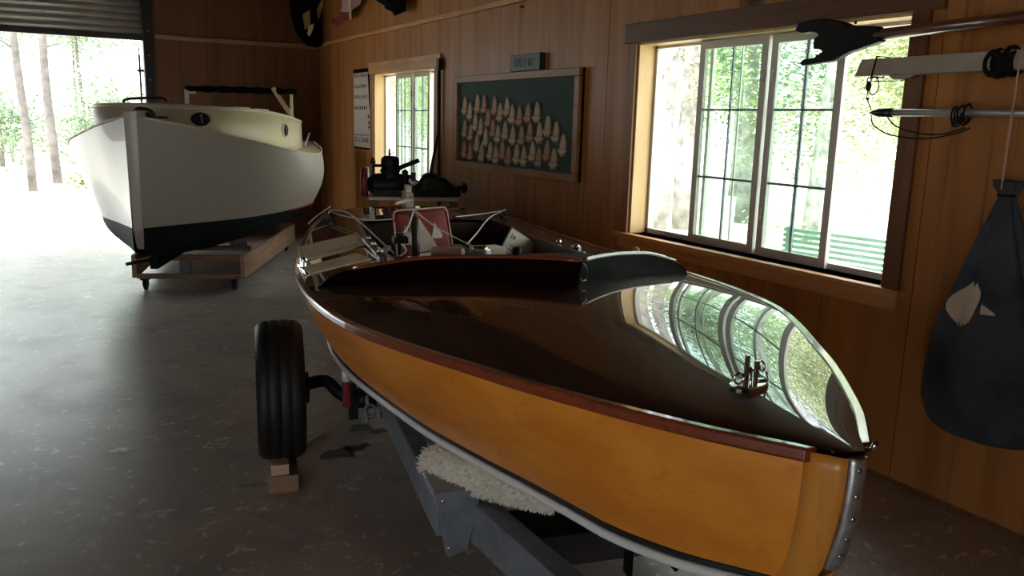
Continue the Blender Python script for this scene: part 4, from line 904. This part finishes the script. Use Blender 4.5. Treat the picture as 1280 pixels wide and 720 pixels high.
# hanging canvas bag
bg = thing('canvas_bag', 'blue-grey canvas sail bag with tan patch hanging on the wall', 'bag', (3.06, 1.75, .42))
prof_b = [(.40, .05), (.405, .13), (.43, .19), (.48, .222), (.56, .232), (.66, .225), (.80, .20), (.95, .155), (1.10, .105), (1.22, .065), (1.30, .038), (1.335, .028), (1.36, .045), (1.39, .05)]
rs = []; NB = 48
for z, r_ in [(interp([p[0] for p in prof_b], [p[1] for p in prof_b], zz), zz)[::-1] for zz in lin(.40, 1.39, 44)]:
    ring = []
    for k in range(NB):
        a = 2*PI*k/NB; fold = 1+(.05+.16*max(0, (z-.6)/.8))*math.sin(a*7+math.sin(z*5)*1.2)*(1 if z > .5 else .3)+.02*math.sin(a*3+z*9)
        ring.append(Vector((3.065+r_*.60*fold*math.cos(a), 1.755+.02*(z-.4)+r_*fold*math.sin(a), z)))
    rs.append(ring)
obj('body', MB().rings(rs), 'canvas', bg)
def bagpt(a, z, o=.004):
    r_ = interp([p[0] for p in prof_b], [p[1] for p in prof_b], z)
    fold = 1+(.05+.16*max(0, (z-.6)/.8))*math.sin(a*7+math.sin(z*5)*1.2)*(1 if z > .5 else .3)+.02*math.sin(a*3+z*9)
    return Vector((3.065+(r_*fold*.60+o)*math.cos(a), 1.755+.02*(z-.4)+(r_*fold+o)*math.sin(a), z))
mb = MB(); rows = []
for j in range(9):
    f = j/8; z = .85+.155*f; wd = .85*math.sqrt(max(.05, 1-(2*f-1)**2*.85)); c = 2.80-.10*math.sin(f*PI*1.3)
    rows.append([bagpt(c-wd/2+wd*i/12, z+.01*math.sin(i*1.3)) for i in range(13)])
obj('patch', mb.grid(rows), 'patch', bg)
mb = MB().grid([[bagpt(3.22+.30*i/4, .905+.012*j*(1-i/5), .005) for i in range(5)] for j in range(4)]); obj('patch', mb, 'patch', bg)
obj('drawstring', MB().tube([(3.0, 1.762, 1.39), (2.99, 1.755, 1.6), (2.965, 1.742, 1.78), (2.975, 1.745, 1.86)], .0035, 6).tube([(3.02, 1.775, 1.36), (3.0, 1.765, 1.5), (2.975, 1.75, 1.65)], .003, 6), 'pinkcl', bg)
obj('neck_tie', MB().torus((3.065, 1.775, 1.335), .030, .006, 2, 16, 6), 'darkrope', bg)

# ================================================================ OUTSIDE
struct('ground', MB().add([(-60, -30, -.06), (70, -30, -.06), (70, 90, -.06), (-60, 90, -.06)], [(0, 1, 2, 3)]), 'grass')
struct('driveway', MB().add([(-9, DY+.2, -.05), (6, DY+.2, -.05), (8, 24, -.05), (-12, 24, -.05)], [(0, 1, 2, 3)]), 'ground')
struct('side_yard', MB().add([(LX-12, -12, -.05), (WX, -12, -.05), (WX, -3.4, -.05), (LX-.2, -3.4, -.05), (LX-.2, 9, -.05), (LX-12, 9, -.05)], [(0, 1, 2, 3, 4, 5)]), 'ground')
# bench outside the window
bn = thing('garden_bench', 'green slatted garden bench outside the large window', 'bench', (5.5, 4.6, -.06))
P0, P1 = Vector((5.30, 4.86, 0)), Vector((5.62, 3.1, 0)); dd = (P1-P0).normalized(); nb = Vector((dd.y, -dd.x, 0))
for k in range(8): obj('back_slat', MB().bar(P0+Vector((0, 0, .745-.045*k)), P1+Vector((0, 0, .745-.045*k)), .02, .026), 'benchg', bn)
for k in range(4): obj('seat_slat', MB().bar(P0-nb*(.08+.09*k)+Vector((0, 0, .33)), P1-nb*(.08+.09*k)+Vector((0, 0, .33)), .07, .02), 'benchg', bn)
for f in (.03, .5, .97):
    p = P0.lerp(P1, f); obj('post', MB().bar(p+Vector((0, 0, -.06)), p+Vector((0, 0, .77)), .05, .04, (0, 1, 0)), 'benchg', bn)
    obj('leg', MB().bar(p-nb*.36+Vector((0, 0, -.06)), p-nb*.36+Vector((0, 0, .32)), .04, .04, (0, 1, 0)), 'benchg', bn)
def leaves(n, rad, cen, size, seed, squash=1.0, clumps=14):
    rn = random.Random(seed); mb = MB(); cl_ = [Vector((rn.gauss(0, .45), rn.gauss(0, .45), rn.gauss(0, .42)*squash))*rad for _ in range(clumps)]
    for i in range(n):
        c = rn.choice(cl_)+Vector((rn.gauss(0, .20), rn.gauss(0, .20), rn.gauss(0, .17)))*rad+Vector(cen)
        a = Vector((rn.uniform(-1, 1), rn.uniform(-1, 1), rn.uniform(-.6, .6))).normalized(); b = a.orthogonal().normalized(); s = size*rn.uniform(.6, 1.4)
        mb.add([c-a*s, c-b*s*.45, c+a*s, c+b*s*.45], [(0, 1, 2, 3)])
    return mb
def trunk(h, r, lean, seed):
    rn = random.Random(seed); pts = [Vector((lean*(z/h)**1.5+.03*math.sin(z*1.3+seed), .03*math.cos(z+seed), z)) for z in lin(0, h, 12)]
    mb = MB().tube(pts, [r*(1-.55*i/11) for i in range(12)], 10)
    for k in range(7):
        z = h*rn.uniform(.3, .95); a = rn.uniform(0, 2*PI); p = Vector((lean*(z/h)**1.5, 0, z)); q = p+Vector((math.cos(a), math.sin(a), rn.uniform(-.1, .6)))*rn.uniform(.5, 1.4)
        mb.tube([p, p.lerp(q, .5)+Vector((0, 0, .05)), q], [r*.22, r*.14, r*.05], 5)
    return mb
def tree(nm, lb, loc, h, r, lean, cr_, nl, size, seed, mat='leaf', group='trees outside', cz_=None, sq=1.0, bk='bark'):
    t = thing(nm, lb, 'tree', (loc[0], loc[1], -.06), 0, group)
    obj('trunk', trunk(h, r, lean, seed), bk, t, False)
    obj('foliage', leaves(nl, cr_, (lean, 0, cz_ or h), size, seed, sq), mat, t, False, kind='stuff', fix=False); return t
GT = 'tall pines outside'
pa = tree('pine_tree', 'leftmost pale pine trunk seen through the garage door', (-.30, 19.0), 8.5, .085, -.25, 1.8, 2600, .09, 1, group=GT, bk='barkd')
pb_ = tree('pine_tree', 'second pale pine trunk seen through the garage door', (.16, 21.0), 9, .10, -.2, 1.9, 2600, .09, 2, group=GT, bk='barkd')
pc = tree('leafy_tree', 'leafy tree with thin trunk beside the garage door edge', (2.6, 24.0), 7, .10, .2, 2.3, 5200, .085, 3, 'leafd', bk='barkd')
for k, (px, py, hh, lb) in enumerate(((-3.6, 33, .9, 'far tree left of the pines beyond the driveway'), (1.3, 41, .9, 'far tree between the two pines beyond the driveway'), (4.4, 44, 1.0, 'far tree behind the white cabin boat'), (6.6, 34, .85, 'far tree beyond the driveway, nearest the door edge'), (-3.0, 52, 1.1, 'most distant tree straight down the driveway'))):
    dup(pc if k % 2 else pa, (px, py, -.06), k*1.3, lb, (hh, hh, hh*.9))
# bushes beyond driveway
def bush(loc, r_, lb, seed, mat='leaf', n=2600):
    t = thing('bush', lb, 'bush', (loc[0], loc[1], -.06), 0, 'bushes outside'); obj('foliage', leaves(n, r_, (0, 0, r_*.75), .075, seed, .8, 20), mat, t, False, kind='stuff', fix=False)
    obj('stems', MB().tube([(0, 0, 0), (.1, .05, r_)], .03, 6).tube([(0, 0, 0), (-.15, .1, r_*.9)], .025, 6).tube([(0, 0, 0), (.1, -.2, r_*.9)], .025, 6), 'bark', t, False); return t
b0_ = bush((-.9, 30), 1.5, 'low bush behind the pines beyond the driveway', 21, 'leafd'); bush((.8, 19.5), .35, 'small bright plant at the foot of the second pine', 22, 'leaf', 500)
dup(b0_, (1.9, 26.5, -.06), 1.1, 'low bush beyond the driveway near the cabin boat', (1.3, 1.3, 1.2)); dup(b0_, (5.0, 29, -.06), 2.1, 'low bush beyond the driveway at the door edge', (1.2, 1.2, 1.4)); dup(b0_, (-4.2, 31, -.06), .5, 'low bush at the left edge of the garage view', (1.4, 1.4, 1.5)); dup(b0_, (-1.9, 24.5, -.06), 2.9, 'nearest low bush beyond the driveway, behind the left pine', (.9, .9, 1.0)); dup(pc, (-1.1, 27.5, -.06), 2.2, 'middle-distance tree between the pines and the left frame edge', (.7, .7, .75)); dup(pc, (1.2, 31.5, -.06), 3.6, 'middle-distance tree right of the two pines', (.75, .75, .8))
# trees outside the windows
ta = tree('leafy_tree', 'dense leafy tree behind the right part of the large window', (9.6, 8.3), 5.0, .12, .2, 2.2, 16000, .045, 31, 'leaf', sq=1.2, cz_=2.9)
td = tree('leafy_tree', 'darker leafy tree behind the middle of the large window', (10.5, 10.6), 6.5, .14, -.2, 2.4, 16000, .05, 32, 'leafd', cz_=4.2)
tree('pine_tree', 'pale pine trunk at the left of the large window', (8.4, 10.25), 9, .15, .1, 1.8, 2600, .09, 41, group=GT)
tree('pine_tree', 'second pale pine trunk in the large window, right of the first', (8.9, 10.3), 9.5, .16, -.05, 1.8, 2600, .09, 42, group=GT)
for k, (px, py, src, sc, lb) in enumerate(((14.5, 15.0, td, .9, 'leafy tree far behind the large window, left part'), (15.5, 10.2, ta, 1.1, 'leafy tree far behind the bench'), (14.5, 5.2, td, 1.0, 'darker leafy tree right of the bench'), (21, 21, ta, 1.3, 'distant leafy tree beyond the lawn'),
        (7.6, 17.5, ta, .9, 'leafy tree seen through the small window'), (10.5, 23, td, 1.0, 'darker leafy tree seen through the small window'), (6.2, 23.5, td, .8, 'leafy tree at the left of the small window'), (27, 13.5, td, 1.3, 'most distant dark tree beyond the lawn'), (13.5, 30, ta, 1.3, 'far leafy tree behind the small window'))):
    dup(src, (px, py, -.06), k*1.1, lb, (sc, sc, sc))
